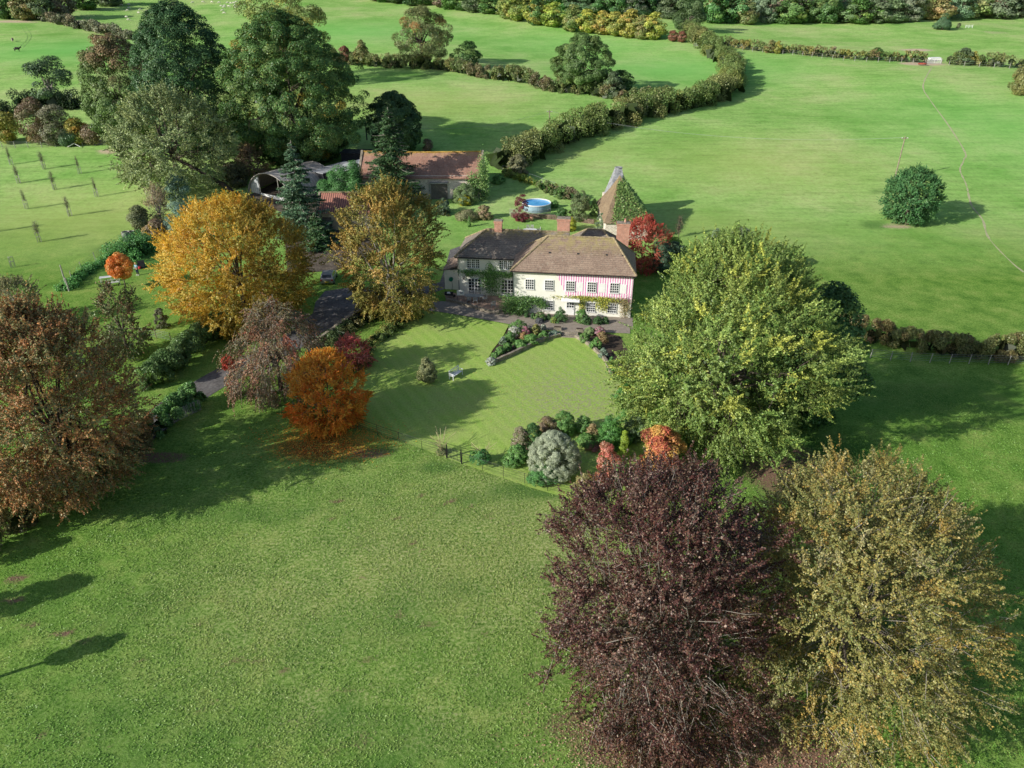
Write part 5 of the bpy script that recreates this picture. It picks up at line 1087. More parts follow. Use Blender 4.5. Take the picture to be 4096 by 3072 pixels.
# ================================================================ GARDEN PLANTS
def zoomB(x, y): return (1750 + x / 2.458, 1150 + y / 2.458)
def zoomA(x, y): return (1750 + x / 2.458, 600 + y / 2.458)
def bush(label, bb, pal, n=1800, leaf=.11, prof=DOME, name='shrub', group=None, zoom=None, ncl=30, base=None, **k):
    if zoom: p, q = zoom(bb[0], bb[1]), zoom(bb[2], bb[3]); bb = (*p, *q)
    wx, wy = (bb[2] - bb[0]) * .09, (bb[3] - bb[1]) * .14; base = base or bb[3] - 2; bb = (bb[0] - wx, bb[1] - wy, bb[2] + wx, bb[3] + wy * .3)
    base = base or bb[3] - 2
    asz = (bb[2] - bb[0]) / 2 / pxm(at(bb[0], bb[3]))
    return T(name, label, 'shrub' if name == 'shrub' else 'plant', bb, base, pal, prof, ncl * 3, asz * .2, int(n * 2.2), leaf * .85, group, minz=0, ragged=.14, mixl=.5, cname='foliage', **k)
SILV = [(.34, .38, .32, 2), (.45, .48, .42, 1)]; BOX = [(.04, .09, .03, 2), (.07, .14, .045, 2)]
WHT = [(.7, .62, .66, 2), (.10, .16, .06, 2)]; PNK = [(.6, .22, .36, 2), (.12, .16, .06, 2), (.5, .4, .45, .6)]
G1 = 'plants in the left curved bed'
for lb, bb, pal in [('tall leafy plant at the back corner of the left curved bed', (700, 320, 880, 440), SHRB), ('mass of white daisies in the left curved bed', (690, 380, 830, 475), WHT), ('pink flowered clump beside the white daisies', (820, 385, 905, 470), PNK),
    ('pale flower clump near the garden steps', (1015, 365, 1070, 425), WHT), ('rusty clump in the middle of the left curved bed', (800, 440, 900, 510), [(.3, .17, .08, 2), (.2, .17, .06, 1)]), ('bright green mound by the white daisies', (660, 440, 770, 530), SHRB), ('grey green mound at the lawn side of the left curved bed', (610, 490, 680, 560), SILV[:1] + SHRB[:1]),
    ('leafy green mound in the centre of the left curved bed', (850, 460, 1000, 560), SHRB), ('wide green mound on the curved wall', (740, 510, 880, 590), SHRB), ('green mound lower down the curved wall', (640, 545, 730, 620), SHRB), ('green mound near the tip of the curved bed', (570, 585, 660, 660), SHRB), ('small green mound next to the silver plant', (520, 640, 600, 710), SHRB),
    ('silver white plant at the very tip of the curved bed', (478, 690, 572, 760), SILV), ('green mound left of the garden steps', (1000, 430, 1100, 510), SHRB), ('blue grey mound beside the garden steps', (1090, 420, 1205, 480), [(.2, .26, .22, 2), (.12, .18, .12, 2)]), ('strappy yellowing plant in the left curved bed', (920, 370, 1010, 460), [(.3, .27, .08, 2), (.14, .17, .05, 2)])]:
    bush(lb, bb, pal, 1500, .12, group=G1, zoom=zoomB)
G2 = 'plants in the right curved bed'
for lb, bb, pal in [('fresh green mound at the top of the right curved bed', (1400, 450, 1500, 540), [(.14, .24, .07, 2), (.09, .17, .05, 1)]), ('feathery green plant by the stone planter', (1440, 390, 1550, 470), [(.18, .26, .10, 2)]), ('pink flowered clump close to the ash crown', (1530, 385, 1650, 470), PNK), ('green mound midway down the right curved bed', (1500, 500, 1620, 610), SHRB), ('rusty seedheads in the right curved bed', (1560, 440, 1680, 540), [(.3, .2, .1, 2), (.2, .18, .08, 1)]),
    ('blue grey mound in the right curved bed', (1580, 600, 1670, 690), [(.17, .23, .17, 2)]), ('green mound at the lower end of the right curved bed', (1660, 700, 1750, 860), SHRB)]:
    bush(lb, bb, pal, 1500, .12, group=G2, zoom=zoomB)
G3 = 'shrubs along the foot of the house wall'
for lb, bb, pal in [('round clipped box left of the lower windows', (850, 250, 895, 295), BOX), ('round clipped box under the first lower window', (915, 255, 960, 310), BOX), ('loose shrub between the first two lower windows', (950, 240, 1070, 320), SHRB + BROW[:1]), ('purple grey lavender mound on the terrace', (960, 300, 1040, 350), [(.11, .11, .12, 2)]),
    ('round clipped box under the second lower window', (1070, 265, 1115, 320), BOX), ('pointed rosemary bush left of the door', (1135, 195, 1290, 345), BOX + SHRB[:1]), ('yellow green shrub in front of the rosemary', (1110, 290, 1180, 350), SHRB + YELG[:1]), ('spreading bush right of the door', (1345, 220, 1480, 340), SHRB), ('dark clipped box right of the door', (1420, 280, 1515, 360), BOX), ('dark clipped box between the two right windows', (1530, 290, 1620, 365), BOX), ('dark clipped box under the right window', (1620, 295, 1690, 355), BOX)]:
    bush(lb, bb, pal, 2000, .11, DOME if 'pointed' not in lb else CONE, group=G3, zoom=zoomB)
G4 = 'shrubs around the grey green pear tree'
for lb, bb, pal, n in [('pink flowered rose bush left of the grey dome', (1, 0, 0, 0), 0, 0)][:0] + [('pink tinged shrub left of the grey green dome', (2045, 1715, 2120, 1800), [(.2, .2, .12, 2), (.35, .2, .2, .5)], 3000), ('dark bushy shrub at the left of the planting', (2090, 1700, 2170, 1790), BOX + SHRB[:1], 4000), ('olive brown shrub behind the grey green dome', (2145, 1665, 2240, 1740), BROW, 4000), ('dark green shrub behind the grey green dome', (2215, 1650, 2300, 1740), SHRB, 4500),
    ('shrub with white blooms right of the dome', (2300, 1665, 2370, 1730), SHRB + [(.6, .6, .6, .15)], 3000), ('tawny grass clump right of the dome', (2345, 1700, 2395, 1760), [(.32, .24, .12, 2)], 1500), ('low mixed green plants right of the dome', (2305, 1735, 2390, 1785), SHRB, 2500), ('pink leaved low shrub under the tawny grass', (2330, 1765, 2400, 1795), [(.35, .14, .13, 2), (.2, .13, .08, 1)], 1500),
    ('leafy dark shrub left below the dome', (2030, 1780, 2110, 1850), SHRB, 3500), ('ferny plant beside the stone step', (2010, 1815, 2080, 1865), SHRB, 2200), ('green undergrowth in front of the dome', (2110, 1860, 2230, 1930), [(.07, .19, .05, 2), (.1, .24, .07, 1)], 4500), ('olive bush with orange fruits by the coral sapling', (2300, 1895, 2385, 1975), [(.2, .2, .08, 2), (.26, .21, .09, 1), (.6, .35, .03, .06)], 4500),
    ('ivy green thicket between the lawn and the ash', (2425, 1560, 2560, 1760), [(.05, .15, .035, 2), (.09, .22, .05, 2)], 9000), ('lower green thicket beside the golden conifer', (2390, 1690, 2500, 1790), [(.05, .15, .035, 2), (.1, .24, .05, 2)], 5000), ('grey green shrub at the edge of the ash shade', (2490, 1650, 2580, 1760), [(.12, .18, .09, 2)], 4000), ('young green shrub behind the copper beech top', (2440, 1840, 2510, 1900), SHRB, 2500)]:
    bush(lb, bb, pal, n, .11, group=G4, ncl=40)
G5 = 'shrubs in the pool garden'
for lb, bb, pal, n, lf in [('dark red acer beside the round pool', (750, 455, 905, 700), [(.12, .03, .04, 3), (.2, .05, .05, 2)], 5000, .13), ('clipped golden ball shrub behind the house', (1230, 672, 1378, 800), [(.36, .36, .04, 3), (.26, .3, .04, 2)], 6500, .1), ('big loose grey green bush right of the pool', (1310, 425, 1510, 690), [(.10, .14, .06, 2), (.15, .18, .08, 2)], 8000, .15),
    ('dark shrub between the pool and the golden ball', (1170, 580, 1280, 690), BOX + SHRB[:1], 3500, .14), ('light green shrub against the dovecote', (1500, 500, 1580, 650), [(.14, .24, .07, 2)], 3500, .15), ('grey green shrub under the dovecote eaves', (1540, 640, 1700, 800), [(.13, .18, .10, 2)], 5000, .15), ('green shrub beside the pool ladder', (1120, 500, 1190, 570), SHRB, 1800, .13),
    ('yellow leaved shrub in a stone pot by the barn', (208, 450, 330, 545), [(.5, .45, .05, 3), (.3, .35, .05, 1)], 4000, .13), ('pale green bush against the barn wall', (150, 350, 380, 530), [(.13, .2, .08, 2), (.2, .26, .11, 1)], 6500, .16), ('tawny herbs on the stone edged bank', (170, 590, 400, 690), [(.25, .22, .13, 2), (.16, .18, .08, 2)], 4500, .14), ('pinkish herbs at the right of the stone edged bank', (390, 550, 530, 680), [(.22, .2, .1, 2), (.3, .17, .13, .8)], 4000, .14),
    ('grey shrub in the shade left of the pot', (0, 490, 130, 640), [(.08, .12, .07, 2)], 4000, .16), ('slim young tree on the shaded lawn', (295, 660, 330, 760), SHRB, 900, .14), ('low green bush at the barn corner', (540, 250, 660, 330), SHRB, 2500, .18), ('olive bush at the start of the curving hedge', (690, 60, 890, 250), [(.13, .14, .07, 2), (.19, .18, .1, 1)], 6000, .25)]:
    bush(lb, bb, pal, n, lf, group=G5, zoom=zoomA, prof=DOME if 'ball' not in lb else ROUND, ncl=36)
bush('small dark round bush on the grass below the yellow chestnut', (615, 1240, 672, 1310), [(.12, .11, .07, 2), (.08, .1, .05, 2)], 3500, .12, ncl=30)
bush('dark red berried shrub at the foot of the weeping cherry', (885, 1420, 935, 1475), [(.45, .06, .04, 2), (.2, .06, .03, 1)], 1800, .13)
0 and bush('nettle patch on the bank under the barrels', (520, 980, 640, 1040), [(.06, .17, .05, 2), (.1, .24, .07, 2)], 6500, .16, ncl=50)
0 and bush('rank green weeds left of the person', (440, 1010, 520, 1060), [(.06, .17, .05, 2), (.1, .24, .07, 2)], 3500, .15, ncl=30)
bush('dark shrub at the foot of the iron railing', (1880, 1800, 1960, 1850), [(.06, .18, .05, 2), (.09, .22, .07, 1)], 1800, .11, base=1862)
# pampas style grasses by the railing
for p, lb, s_ in [((1768, 1812), 'spiky ornamental grass with long arching stems by the iron railing', 1.0), ((1935, 1845), 'tawny feathery ornamental grass right of the garden gate', .9)]:
    b = at(*p); o = empty('ornamental_grass', b, lb, 'plant'); rng = np.random.default_rng(int(p[0])); mb = MB()
    for k in range(26):
        a = rng.uniform(0, 2 * PI); L = rng.uniform(1.0, 2.3) * s_; e = rng.uniform(.25, .75); mb.tube([(0, 0, 0), (math.cos(a) * L * e * .4, math.sin(a) * L * e * .4, L * .6), (math.cos(a) * L * e, math.sin(a) * L * e, L * .85)], [.02, .016, .022], 3)
    mb.obj('stems', mat('dry_grass_stem', (.5, .43, .25), .2, 4, .9), o)
    n = 900; a = rng.uniform(0, 2 * PI, n); q = rng.uniform(0, 1, n); P = np.stack([np.cos(a) * q * .55, np.sin(a) * q * .55, .55 * (1 - q ** 2) * rng.uniform(.2, 1, n)], 1)
    V, Fq, cc = leaves(P, unit(rng.normal(size=(n, 3))), .3, pick([(.16, .22, .08, 2), (.4, .36, .2, 1)], n, rng), rng, .1, tang=np.stack([np.cos(a), np.sin(a), a * 0 + 1], 1)); quads_mesh('leaf_tuft', V, Fq, cc, [LEAF], o)
# low stone walls, steps, planters
def lowwall(name, label, pts, h, w, m=M_stone, cat='wall'):
    Q = smooth(pts, 6); L = MB(); o0 = Q[0]
    for a, b in zip(Q[:-1], Q[1:]):
        d = (b - a); l_ = np.linalg.norm(d); d /= l_; nn = np.array([-d[1], d[0]]) * w / 2; a_, b_ = a - d * .02 - o0, b + d * .02 - o0
        za, zb_ = H(*a), H(*b); P = [a_ + nn, a_ - nn, b_ - nn, b_ + nn]; n0 = len(L.v)
        for z in (-.15, h + rg.uniform(-.03, .03)):
            for q, zz in zip(P, (za, za, zb_, zb_)): L.v.append((q[0], q[1], zz - H(*o0) + z))
        for f in ((0, 3, 2, 1), (4, 5, 6, 7), (0, 1, 5, 4), (1, 2, 6, 5), (2, 3, 7, 6), (3, 0, 4, 7)): L.f.append(tuple(n0 + i for i in f)); L.m.append(0)
    o = L.obj(name, m, None, (o0[0], o0[1], H(*o0))); return setp(o, label, cat)
lowwall('retaining_wall', 'low curved dry stone wall holding up the left flower bed', [(1958, 1462), (2000, 1443), (2050, 1421), (2110, 1392), (2180, 1362), (2240, 1348)], .42, .3)
lowwall('retaining_wall', 'low stone wall curving down under the right flower bed', [(2302, 1350), (2345, 1375), (2385, 1408), (2420, 1445), (2445, 1500)], .38, .3)
lowwall('retaining_wall', 'low curved stone edging round the brown patio', [(1786, 1203), (1850, 1220), (1905, 1236), (1950, 1250), (1988, 1254), (2025, 1243), (2040, 1222)], .38, .28)
lowwall('garden_wall', 'low rubble wall along the near side of the pool garden', [(2045, 868), (2120, 872), (2200, 876), (2290, 884), (2375, 895)], .7, .4, mat('brown_stone', (.26, .19, .14), .5, 1.6, .95, fine=.6))
lowwall('garden_wall', 'dark low stone wall curving beside the yard', [(1240, 1400), (1310, 1352), (1380, 1300), (1450, 1255), (1500, 1222), (1560, 1205)], .75, .4, M_stone)
b = at(2273, 1338); o = empty('garden_steps', b, 'three shallow stone steps from the terrace down to the lawn', 'steps', rz=HR)
for k in range(3): MB().box(-1.15 + .02 * k, 1.15 - .02 * k, -.9 + .42 * k, -.48 + .42 * k + .03, -.1, .1 + .09 * k).obj('step', M_stone, o)
for p, lb in (((2230, 1320), 'square stone planter left of the garden steps'), ((2318, 1328), 'square stone planter right of the garden steps')):
    o = empty('stone_planter', at(*p), lb, 'planter', rz=HR); MB().box(-.45, .45, -.25, .25, -.05, .42).obj('trough', M_stone, o); MB().box(-.38, .38, -.18, .18, .4, .43).obj('soil', M_soil, o)
sheet('flower_bed', [(2040, 1302), (2242, 1333), (2236, 1346), (2170, 1363), (2100, 1393), (2030, 1427), (1982, 1455), (1950, 1456), (1974, 1400), (2012, 1352)], M_soil, .02, 'bare red earth of the left curved bed', 2.0)
sheet('flower_bed', [(2305, 1348), (2420, 1332), (2480, 1345), (2540, 1450), (2520, 1540), (2450, 1505), (2420, 1448), (2385, 1410), (2345, 1377)], M_soil, .02, 'earth of the right curved bed', 2.0)
b = at(945, 1580); o = empty('stone_gate_pier', (b[0], b[1], b[2]), 'short rounded stone block at the end of the railing under the cherry', 'stone'); MB().box(-.45, .45, -.35, .35, -.2, 1.1).obj('block', M_stone, o); MB().tube([(-.45, 0, 1.08), (.45, 0, 1.08)], .34, 12).obj('coping', M_stone, o)
b = at(1868, 812); o = empty('flower_pot', b, 'large pale stone pot holding the yellow leaved shrub', 'pot'); MB().lathe([(.3, -.1), (.34, .1), (.48, .7), (.52, .75), (.45, .76)], 0, 0, 14).obj('pot', M_stone, o)
b = at(2126, 882); o = empty('terracotta_urn', b, 'terracotta urn standing before the rubble wall', 'urn'); MB().lathe([(.2, -.05), (.32, .3), (.3, .6), (.2, .75), (.26, .8)], 0, 0, 12).obj('urn', M_brick, o)

# ================================================================ POOL
b = at(2146, 838); a_ = (2206 - 2092) / 2 / pxm(b); o = empty('swimming_pool', (b[0], b[1] + .6, b[2]), 'round above ground pool with bright blue water and a white rim', 'pool')
n = 40; mb = MB()
for k in range(n):
    w0, w1 = 2 * PI * k / n, 2 * PI * (k + 1) / n
    for r_, z0, z1, fl in ((a_, -.4, 1.0, 1), (a_ - .06, .3, 1.0, -1)):
        q = [(r_ * math.cos(w0), r_ * math.sin(w0), z0), (r_ * math.cos(w1), r_ * math.sin(w1), z0), (r_ * math.cos(w1), r_ * math.sin(w1), z1), (r_ * math.cos(w0), r_ * math.sin(w0), z1)]; mb.poly(q if fl > 0 else q[::-1])
mb.obj('pool_wall', mat('pale_blue_liner', (.35, .5, .6), .1, 3, .5), o)
MB().tube([(a_ * math.cos(2 * PI * k / n), a_ * math.sin(2 * PI * k / n), 1.02) for k in range(n + 1)], .09, 6).obj('rim', M_white, o)
m, nt_, out_ = nmat('pool_water'); pb = N(nt_, 'ShaderNodeBsdfPrincipled'); pb.inputs['Roughness'].default_value = .25
nt_.links.new(ramp(nt_, noise(nt_, N(nt_, 'ShaderNodeNewGeometry').outputs['Position'], .9, 3), [(.35, (.05, .33, .75)), (.65, (.12, .5, .9))]), pb.inputs['Base Color']); nt_.links.new(pb.outputs[0], out_.inputs['Surface'])
MB().poly([((a_ - .05) * math.cos(2 * PI * k / n), (a_ - .05) * math.sin(2 * PI * k / n), .86) for k in range(n)]).obj('water', m, o)
Q = smooth([(2040, 862), (2090, 870), (2150, 872), (2205, 862)], 6); mb = MB(); b0 = Q[0]; pf = empty('picket_fence', (*b0, H(*b0)), 'pointed grey pickets in front of the pool', 'fence')
cum = np.concatenate([[0], np.cumsum(np.linalg.norm(np.diff(Q, axis=0), axis=1))]); pk = MB().box(-.05, .05, -.02, .02, -.1, 1.15).poly([(-.05, -.02, 1.15), (.05, -.02, 1.15), (0, 0, 1.3)]).obj('picket', M_greywood, pf); kk = int(cum[-1] / .2)
for i in range(kk):
    c = pk if i == 0 else pk.copy(); s = cum[-1] * i / kk
    if i: C.objects.link(c); c.parent = pf
    x, y = np.interp(s, cum, Q[:, 0]), np.interp(s, cum, Q[:, 1]); c.location = (x - b0[0], y - b0[1], H(x, y) - H(*b0) + rg.uniform(-.05, .05))

# ================================================================ FURNITURE
def chair(name, label, group):
    o = empty(name, (0, 0, 0), label, 'chair', group); M = M_chair
    MB().box(-.25, .25, -.24, .22, .42, .46).obj('seat', M, o); bk = MB()
    for k in range(5): bk.box(-.22 + .095 * k, -.16 + .095 * k, .2, .23, .48, .92)
    bk.box(-.26, .26, .195, .235, .92, .98); bk.obj('backrest', M, o)
    for x in (-.25, .25):
        for y in (-.22, .2): MB().box(x - .022, x + .022, y - .022, y + .022, 0, .42 if y > 0 else .64).obj('leg', M, o)
        MB().box(x - .03, x + .03, -.25, .2, .64, .67).obj('armrest', M, o)
    return o
M_chair = mat('pale_teak', (.42, .42, .40), .15, 3, .7)
ch0 = None
for p, rz, lb in [((1887, 1180), 0.1, 'pale slatted chair behind the patio table, nearer the wall lantern'), ((1913, 1182), -.1, 'pale slatted chair behind the patio table, nearer the wisteria'), ((1876, 1213), PI + .1, 'pale slatted chair in front of the patio table, at its left'), ((1902, 1215), PI, 'pale slatted chair in front of the patio table, at its centre'),
                  ((1941, 1207), -PI / 2 - .2, 'pale slatted chair at the right head of the patio table'), ((1974, 1233), PI + .4, 'low pale chair alone by the curved patio wall')]:
    c = chair('garden_chair', lb, 'chairs on the patio') if ch0 is None else copytree(ch0); ch0 = ch0 or c
    b = at(*p); c.location = (b[0], b[1], .035); c.rotation_euler = (0, 0, rz + HR); c['label'] = lb
for p, rz, lb in [((2112, 925), .1, 'grey garden chair behind the white oval table at the back of the house, left one'), ((2128, 925), -.1, 'grey garden chair behind the white oval table at the back of the house, right one'), ((2078, 932), 1.4, 'grey chair at the left end of the white oval table behind the house'), ((2156, 932), -1.4, 'grey chair at the right end of the white oval table behind the house')]:
    c = copytree(ch0); c['group'] = 'chairs behind the house'; b = at(*p); c.location = (b[0], b[1], b[2]); c.rotation_euler = (0, 0, rz); c['label'] = lb
def oval(name, label, p, a, bb_, rz, z=.74, m=None, zz=.035):
    b = at(*p); o = empty(name, (b[0], b[1], b[2] + zz), label, 'table', rz=rz); n = 24
    P = [(a * math.copysign(abs(math.cos(2 * PI * k / n)) ** .7, math.cos(2 * PI * k / n)), bb_ * math.copysign(abs(math.sin(2 * PI * k / n)) ** .8, math.sin(2 * PI * k / n))) for k in range(n)]
    t = MB(); t.poly([(x, y, z) for x, y in P]).poly([(x, y, z - .05) for x, y in P][::-1])
    for k in range(n): t.poly([(*P[k], z - .05), (*P[(k + 1) % n], z - .05), (*P[(k + 1) % n], z), (*P[k], z)])
    t.obj('tabletop', m or M_chair, o)
    for x in (-a * .6, a * .6):
        for y in (-bb_ * .5, bb_ * .5): MB().box(x - .03, x + .03, y - .03, y + .03, 0, z - .05).obj('leg', m or M_chair, o)
oval('patio_table', 'long oval pale teak table on the brown patio', (1896, 1204), 1.25, .5, HR)
oval('garden_table', 'white oval table on the lawn behind the house', (2120, 936), 1.1, .5, 0, m=M_white, zz=0)
b = at(1843, 1204); o = empty('drying_rack', (b[0], b[1], .035), 'white cloth with dark lettering hung beside the patio table', 'cloth')
MB().box(-.45, .45, -.02, .02, .75, 1.45).obj('cloth', M_white, o)
mb = MB().tube([(.0, -.03, .9), (.0, -.03, 1.3)], .025, 4).tube([(.12, -.03, .9), (.12, -.03, 1.2)], .025, 4).tube([(0, -.03, 1.2), (.12, -.03, 1.22)], .025, 4).tube([(.22, -.03, .95), (.3, -.03, 1.25)], .025, 4); mb.obj('dark_marks', mat('navy_ink', (.02, .03, .12), .1, 3, .6), o)
for x in (-.42, .42): MB().tube([(x, 0, 0), (x, 0, 1.5)], .02, 5).obj('leg', M_black, o)
b = at(1795, 1190); o = empty('wheelbarrow', (b[0], b[1], .035), 'dark barrow with a white bag on the left of the patio', 'wheelbarrow')
MB().poly([(-.4, -.3, .35), (.5, -.25, .3), (.5, .25, .3), (-.4, .3, .35)]).poly([(-.5, -.4, .65), (-.4, -.3, .35), (-.4, .3, .35), (-.5, .4, .65)][::-1]).poly([(-.5, -.4, .65), (.65, -.35, .62), (.5, -.25, .3), (-.4, -.3, .35)]).poly([(-.5, .4, .65), (-.4, .3, .35), (.5, .25, .3), (.65, .35, .62)]).obj('tray', M_slate, o)
MB().tube([(.7, -.05, .2), (.7, .05, .2)], .2, 12).obj('wheel', M_black, o); MB().lathe([(.1, .4), (.25, .5), (.2, .68), (.05, .72)], 0, 0, 10).obj('bag', M_white, o)
for y in (-.25, .25): MB().tube([(.7, y * .3, .2), (-1.0, y * 1.3, .6)], .02, 5).obj('handle', M_wood, o)
# white lawn bench, facing right
def bench(name, label, p, rz, L=1.5, cross=True):
    b = at(*p); o = empty(name, b, label, 'bench', rz=rz); s = MB()
    for k in range(5): s.box(-L / 2, L / 2, -.27 + .105 * k, -.185 + .105 * k, .42, .45)
    s.obj('seat', M_white, o); bk = MB(); bk.box(-L / 2, L / 2, .25, .29, .90, .97).box(-L / 2, L / 2, .25, .29, .50, .55)
    for k in range(3):
        x0, x1 = -L / 2 + L * k / 3, -L / 2 + L * (k + 1) / 3
        bk.tube([(x0, .27, .55), (x1, .27, .9)], .018, 4).tube([(x0, .27, .9), (x1, .27, .55)], .018, 4)
    bk.obj('backrest', M_white, o)
    for x in (-L / 2, L / 2):
        MB().box(x - .035, x + .035, .23, .29, 0, .98).obj('leg', M_white, o); MB().box(x - .035, x + .035, -.28, -.22, 0, .66).obj('leg', M_white, o)
        MB().box(x - .045, x + .045, -.31, .23, .66, .70).obj('armrest', M_white, o)
bench('garden_bench', 'white lattice backed bench alone on the lawn', (1824, 1508), R(57), 1.55)
bench('garden_bench', 'white bench beside the small orange tree', (455, 1142), R(205), 1.6)
b = at(427, 1128); o = empty('garden_table', b, 'white slatted table beside the small orange tree', 'table', rz=R(20)); mb = MB()
for k in range(6): mb.box(-.75, .75, -.36 + .125 * k, -.26 + .125 * k, .7, .74)
mb.obj('tabletop', M_white, o)
for x in (-.65, .65):
    for y in (-.3, .3): MB().box(x - .03, x + .03, y - .03, y + .03, 0, .7).obj('leg', M_white, o)
# barrels
for p, lb, s_ in [((510, 962), 'larger open topped grey compost bin at the orchard corner', 1.0), ((531, 950), 'smaller pale topped compost bin at the orchard corner', .75)]:
    b = at(*p); o = empty('compost_bin', b, lb, 'bin'); r_ = .62 * s_; h = 1.35 * s_
    MB().tube([(0, 0, -.1), (0, 0, h * .5), (0, 0, h)], [r_, r_ * .98, r_ * .85], 14, False).obj('bin_wall', mat('grey_mesh_bin', (.33, .32, .32), .5, 4, .9), o)
    MB().poly([(r_ * .84 * math.cos(k * PI / 7), r_ * .84 * math.sin(k * PI / 7), h * .9) for k in range(14)]).obj('bin_contents', M_slate, o)
    MB().tube([(r_ * .87 * math.cos(k * PI / 8), r_ * .87 * math.sin(k * PI / 8), h) for k in range(17)], .05, 5).obj('rim', M_greywood, o)
b = at(3636, 893); o = empty('wooden_pallet_guard', b, 'weathered timber pallets round the foot of the lone round tree', 'pallet guard'); mb = MB()
for s in (-1, 1):
    for k in range(3): mb.box(-1.1, 1.1, s * .9 - .04, s * .9 + .04, .1 + .3 * k, .25 + .3 * k)
for x in (-1.1, 0, 1.1): mb.box(x - .05, x + .05, -1.0, -.945, 0, 1.0)
mb.obj('slats', M_wood, o)

# ================================================================ CAR
b = at(1318, 1122); o = empty('parked_car', b, 'silver hatchback parked under the hornbeam with its tail towards the camera', 'car', rz=R(4))
def carbody():
    secs = [(-2.05, .80, .42, .80, .78), (-1.95, .86, .32, .98, .86), (-1.3, .88, .30, 1.02, .88), (-.2, .89, .30, .98, .88), (1.0, .88, .30, .92, .86), (1.75, .84, .32, .80, .80), (2.05, .74, .42, .66, .7)]
    mb = MB(); L = []
    for y, w, z0, z1, wt in secs: L.append([(-w * .92, y, z0), (-w, y, (z0 + z1) / 2), (-wt, y, z1), (wt, y, z1), (w, y, (z0 + z1) / 2), (w * .92, y, z0)])
    for a, c in zip(L[:-1], L[1:]):
        for k in range(6): k2 = (k + 1) % 6; mb.poly([a[k], a[k2], c[k2], c[k]])
    mb.poly(L[0][::-1]).poly(L[-1]); return mb
M_paint = mat('silver_paint', (.42, .41, .42), .06, 1, .3, metal=.5)
bd = carbody().obj('body', M_paint, o)
R_ = [(-.72, -1.45, 1.44), (.72, -1.45, 1.44), (.70, .15, 1.46), (-.70, .15, 1.46)]; B_ = [(-.84, -1.9, .98), (.84, -1.9, .98), (.82, .95, .94), (-.82, .95, .94)]
cb_ = MB(); cb_.poly(R_)
for k in range(4): cb_.poly([B_[k], B_[(k + 1) % 4], R_[(k + 1) % 4], R_[k]])
cb_.obj('cabin', M_paint, o)
def inset(k, t0, t1, z0, z1, nm):
    a, c, d_, e = [Vector(v) for v in (B_[k], B_[(k + 1) % 4], R_[(k + 1) % 4], R_[k])]
    f = lambda s, t: (a.lerp(c, s)).lerp(e.lerp(d_, s), t); nn = (c - a).cross(e - a).normalized() * .006
    MB().poly([tuple(f(s, t) + nn) for s, t in ((t0, z0), (t1, z0), (t1, z1), (t0, z1))]).obj(nm, M_glass, o)
inset(0, .1, .9, .18, .88, 'rear_window'); inset(2, .08, .92, .1, .92, 'windscreen'); inset(1, .06, .48, .15, .88, 'side_window'); inset(1, .52, .92, .15, .85, 'side_window'); inset(3, .08, .48, .15, .85, 'side_window'); inset(3, .52, .94, .15, .88, 'side_window')
for x in (-.8, .8):
    for y in (-1.3, 1.3):
        w_ = empty('wheel', (x, y, .32)); w_.parent = o; MB().tube([(-.1, 0, 0), (.1, 0, 0)], .32, 16).obj('tyre', M_black, w_); MB().tube([(-.106, 0, 0), (.106, 0, 0)], .19, 12).obj('rim', M_greymetal, w_)
    MB().box(x - .17 if x > 0 else x - .03, x + .03 if x > 0 else x + .17, -2.08, -1.93, .72, .88).obj('tail_light', mat('red_lens', (.6, .02, .03), .05, 3, .2), o)
    MB().box(x * .85 - .14, x * .85 + .14, 1.98, 2.06, .55, .68).obj('headlight', M_white, o)
MB().box(-.26, .26, -2.1, -2.055, .5, .62).obj('number_plate', mat('yellow_plate', (.8, .6, .02), .05, 3, .4), o)

# ================================================================ ANIMALS AND PERSON
def skin(name, verts, edges, m, parent=None, levels=1, root=0):
    me = bpy.data.meshes.new(name); me.from_pydata([v[:3] for v in verts], edges, []); o = bpy.data.objects.new(name, me); C.objects.link(o)
    md = o.modifiers.new('skin', 'SKIN'); sv = me.skin_vertices[0].data
    for i, v in enumerate(verts): r = v[3]; sv[i].radius = (r, r) if not isinstance(r, tuple) else r
    sv[root].use_root = True; sub = o.modifiers.new('sub', 'SUBSURF'); sub.levels = sub.render_levels = levels
    me.materials.append(m)
    if parent: o.parent = parent
    return o
def quadruped(name, label, cat, group, m, s, graze=False, mh=None):
    o = empty(name, (0, 0, 0), label, cat, group)
    hz = .35 if graze else 1.0; hx = .95 if graze else .85
    v = [(0, 0, .62, .27), (.38, 0, .62, .25), (-.42, 0, .64, .24), (.62, 0, .72 if not graze else .6, .14), (hx, 0, hz - .12, .09), (hx + .18, 0, hz - .22, .06)]
    e = [(0, 1), (0, 2), (1, 3), (3, 4), (4, 5)]
    for x, p in ((.38, 1), (-.42, 2)):
        for y in (-.14, .14):
            n0 = len(v); bk = x < 0
            v += [(x, y, .42, .1 if bk else .075), (x + (-.07 if bk else .02), y, .24, .042), (x + (.0 if bk else 0), y, .02, .04)]; e += [(p, n0), (n0, n0 + 1), (n0 + 1, n0 + 2)]
    n0 = len(v); v += [(-.64, 0, .6, .04), (-.68, 0, .42, .03)]; e += [(2, n0), (n0, n0 + 1)]
    for y in (-.1, .1): n0 = len(v); v += [(hx - .04, y * 1.2, hz - .04, .03)]; e += [(4, n0)]
    body = skin('body', [(a * s, b_ * s, c * s, r * s) for a, b_, c, r in v], e, m, o, 2); return o
M_wool = mat('cream_wool', (.72, .68, .58), .2, 5, .95)
s1 = quadruped('sheep', 's', 'sheep', 'sheep grazing in the upper left field', M_wool, 1.0, True)
